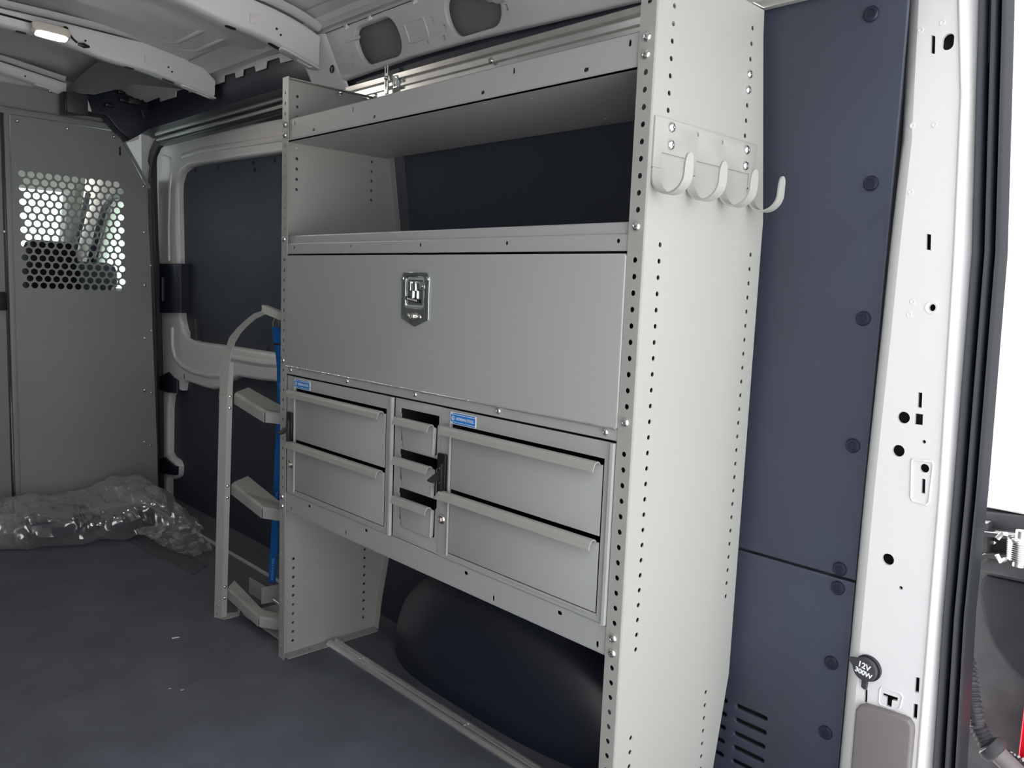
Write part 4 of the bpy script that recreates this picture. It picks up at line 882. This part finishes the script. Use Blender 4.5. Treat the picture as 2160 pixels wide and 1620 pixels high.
q = px(*kb(990, 715), 'y', 1.25); bm = NB(); tube(bm, [q, q+Vector((.004, -.03, -.004))], .004, 8); obj('base_pin', bm, 'zinc', tr)

# ------------------------------------------------------------------ blue strap
SY = 1.40
sp_ = [px(u, v, 'y', SY) for u, v in ((582, 690), (584, 705), (587, 722), (590, 745), (592, 775), (592, 830), (590, 900), (587, 980), (583, 1060), (579, 1140), (575.5, 1200), (573.5, 1228))]
stp = thing('ratchet_strap', 'blue printed webbing strap hooked vertically on the tank rack', 'strap', sp_[-1])
wd = Vector((.6, -.8, 0))
bm = NB(); strip(bm, sp_, [wd*.026 if i < 4 else wd*.023 for i in range(len(sp_))], .0014, [Vector((-.8, -.6, 0)) for _ in sp_]); obj('webbing', bm, 'strap', stp, 60)
bm = NB(); strip(bm, [sp_[0], sp_[1], sp_[2]], wd*.024, .004, Vector((-.8, -.6, 0))); obj('sewn_loop', bm, 'strap', stp)
bm = NB(); strip(bm, [sp_[2]+Vector((0, 0, -.003)), sp_[2]+Vector((0, 0, -.008))], wd*.026, .006, Vector((-.8, -.6, 0))); obj('buckle', bm, 'dark', stp)
for i in (5, 8, 10):
    q = sp_[i]; up = (sp_[i-1]-sp_[i]).normalized(); bm = text_bm('ADRIAN STEEL', .0105, q+Vector((-.8, -.6, 0))*.0012, up, -wd, .0002); obj('printed_text', bm, 'strapink', stp)
    bm = NB(); c = q-up*.052+Vector((-.8, -.6, 0))*.0012; tube(bm, [c+(up*math.cos(a)+wd*math.sin(a))*.0045 for a in [2*math.pi*j/14 for j in range(15)]], .0007, 5); obj('emblem', bm, 'strapink', stp)
for e, s in ((sp_[0], 1), (sp_[-1], -1)):
    bm = NB()
    for k in (-1, 1): tube(bm, [e+wd*.008*k, e+wd*.010*k+Vector((0, 0, s*.012)), e+wd*.004*k+Vector((0, 0, s*.026)), e+Vector((0, 0, s*.034))], .0016, 6)
    obj('wire_hook', bm, 'zinc', stp)

# ------------------------------------------------------------------ plastic-wrapped bundle by the partition
bgd = thing('wrapped_bundle', 'crumpled clear plastic bag wrapped round black mouldings at the foot of the partition', 'bag', (-.05, 2.55, 0))
bm = NB(); box(bm, (-.27, 2.50, .012), (-.02, 2.60, .075), .012); box(bm, (-.24, 2.53, .05), (-.05, 2.66, .105), .012); obj('black_moulding', bm, 'lower', bgd)
bm = NB(); box(bm, (.0, 2.44, .012), (.16, 2.56, .085), .012); obj('black_moulding', bm, 'lower', bgd)
bm = NB(); nu, nv = 150, 72; rows = []
for i in range(nu+1):
    s = i/nu; xx = -.62+.90*s
    yf = 2.50-.26*max(0, s-.22)**1.0*1.1+.02*math.sin(s*9); yb = 2.80-.10*max(0, s-.8)/.2
    hh = (.135+.018*math.sin(s*7+1)+.012*math.sin(s*17))*(1 if s < .88 else max(.25, 1-(s-.88)*5.5))
    if .30 < s < .36: hh *= .9
    row = []
    for j in range(nv):
        a = 2*math.pi*j/nv; c, si = math.cos(a), math.sin(a)
        ex = lambda q: math.copysign(abs(q)**.6, q)
        p = Vector((xx, (yf+yb)/2+(yb-yf)/2*ex(c), hh*.5+hh*.5*ex(si)))
        d = Vector((0, c, si))
        n1 = noise.noise(p*9); n2 = 1-abs(noise.noise(Vector((p.x*13, p.y*9, p.z*20))+Vector((3, 1, 7))))*2; n3 = 1-abs(noise.noise(Vector((p.x*34, p.y*22, p.z*40))))*2
        p += d*(.020*n1+.016*n2+.009*n3)+Vector((.012*noise.noise(p*22+Vector((9, 9, 9))), 0, 0))
        p.z = max(.0015, p.z); p.y = min(2.838, p.y); p.x = min(.30, p.x); row.append(p)
    rows.append(row)
loft(bm, rows, True, True); obj('plastic_film', bm, 'film', bgd, 45)
bm = NB(); rows = []                               # loose flap trailing to the step mat
e0, e1 = px(340, 1105, 'z', .05), px(425, 1165, 'z', .012)
for i in range(25):
    s = i/24; c = e0.lerp(e1, s); row = []
    for j in range(13):
        q = c+Vector((-.12+.24*j/12, (-.05+.10*j/12), 0))*(1-.55*s); q.z = max(.004, .05*(1-s)+.02*noise.noise(Vector((q.x*40, q.y*30, 2)))+.012*(1-abs(noise.noise(Vector((q.x*70, q.y*60, 5))))*2)); q.x = min(q.x, .30); row.append(q)
    rows.append(row)
loft(bm, rows); obj('loose_flap', bm, 'film', bgd, 40)

# ------------------------------------------------------------------ dome lamp and its cable
lp_ = thing('dome_lamp', 'lit oblong dome lamp under the roof bow beside its black cable', 'lamp', (-.26, 2.06, 1.70))
q = px(108, 73, 'y', 2.03); a0 = px(78, 66, 'y', 2.03); a1 = px(142, 82, 'y', 2.03); dirv = (a1-a0).normalized()
bm = NB(); rows = []
def caps(sx, sz, d0, n=20):
    out = []
    for i in range(n):
        a = 2*math.pi*i/n; ex = lambda t: math.copysign(abs(t)**.45, t); out.append(q+dirv*sx*ex(math.cos(a))+Vector((0, d0, 0))+Vector((0, -.937, .35)).normalized()*sz*ex(math.sin(a)))
    return out
nn_ = Vector((0, -.35, -.937))
loft(bm, [[p+nn_*.0075 for p in caps(.034, .012, 0)], [p+nn_*.006 for p in caps(.037, .014, 0)], [p-nn_*.004 for p in caps(.038, .015, 0)]], True, True); obj('lens', bm, 'lamp', lp_)
bm = NB(); loft(bm, [[p+nn_*.0055 for p in caps(.044, .018, 0)], [p-nn_*.002 for p in caps(.052, .020, 0)], [p-nn_*.020 for p in caps(.052, .020, 0)]], True, True); obj('housing', bm, 'lampbody', lp_)
cbp = [px(u, v, 'y', 2.066) for u, v in ((-60, 17), (0, 29), (60, 45), (100, 53), (128, 59), (138, 61), (146, 72), (155, 83), (163, 90))]
cbl = thing('lamp_cable', 'thin black cable taped along the roof bow to the dome lamp', 'cable', cbp[5])
bm = NB(); tube(bm, cbp, .0032, 7); obj('cable_run', bm, 'dark', cbl)
bm = NB(); lathe(bm, [(.006, -.006), (.0085, 0), (.006, .006)], cbp[5], (1, 0, -.3), 10); obj('cable_clip', bm, 'dark', cbl)
bm = NB(); p0, p1 = px(165, 93, 'y', 2.062), px(189, 99, 'y', 2.062); tube(bm, [p0, p0.lerp(p1, .5), p1], .006, 8, radii=[.004, .008, .003]); obj('cable_plug', bm, 'dark', cbl)
# ------------------------------------------------------------------ scraps on the floor
for u, v, s, lab in ((370, 1345, .010, 'small white paper scrap on the bare black floor'), (384, 1455, .004, 'tiny white chip on the floor among the dust'), (358, 1452, .003, 'speck of white swarf on the floor')):
    p0 = px(u, v, 'z', .001); bm = NB(); sheet(bm, [(p0.x-s, p0.y-s*.1), (p0.x+s, p0.y-s*.5), (p0.x+s*.9, p0.y+s*.1), (p0.x-s*.8, p0.y+s*.5)], [], lambda a, b, d: (a, b, .0012-d), .0010); obj('paper_scrap', bm, 'wlabel', None, label=lab, cat='scrap')
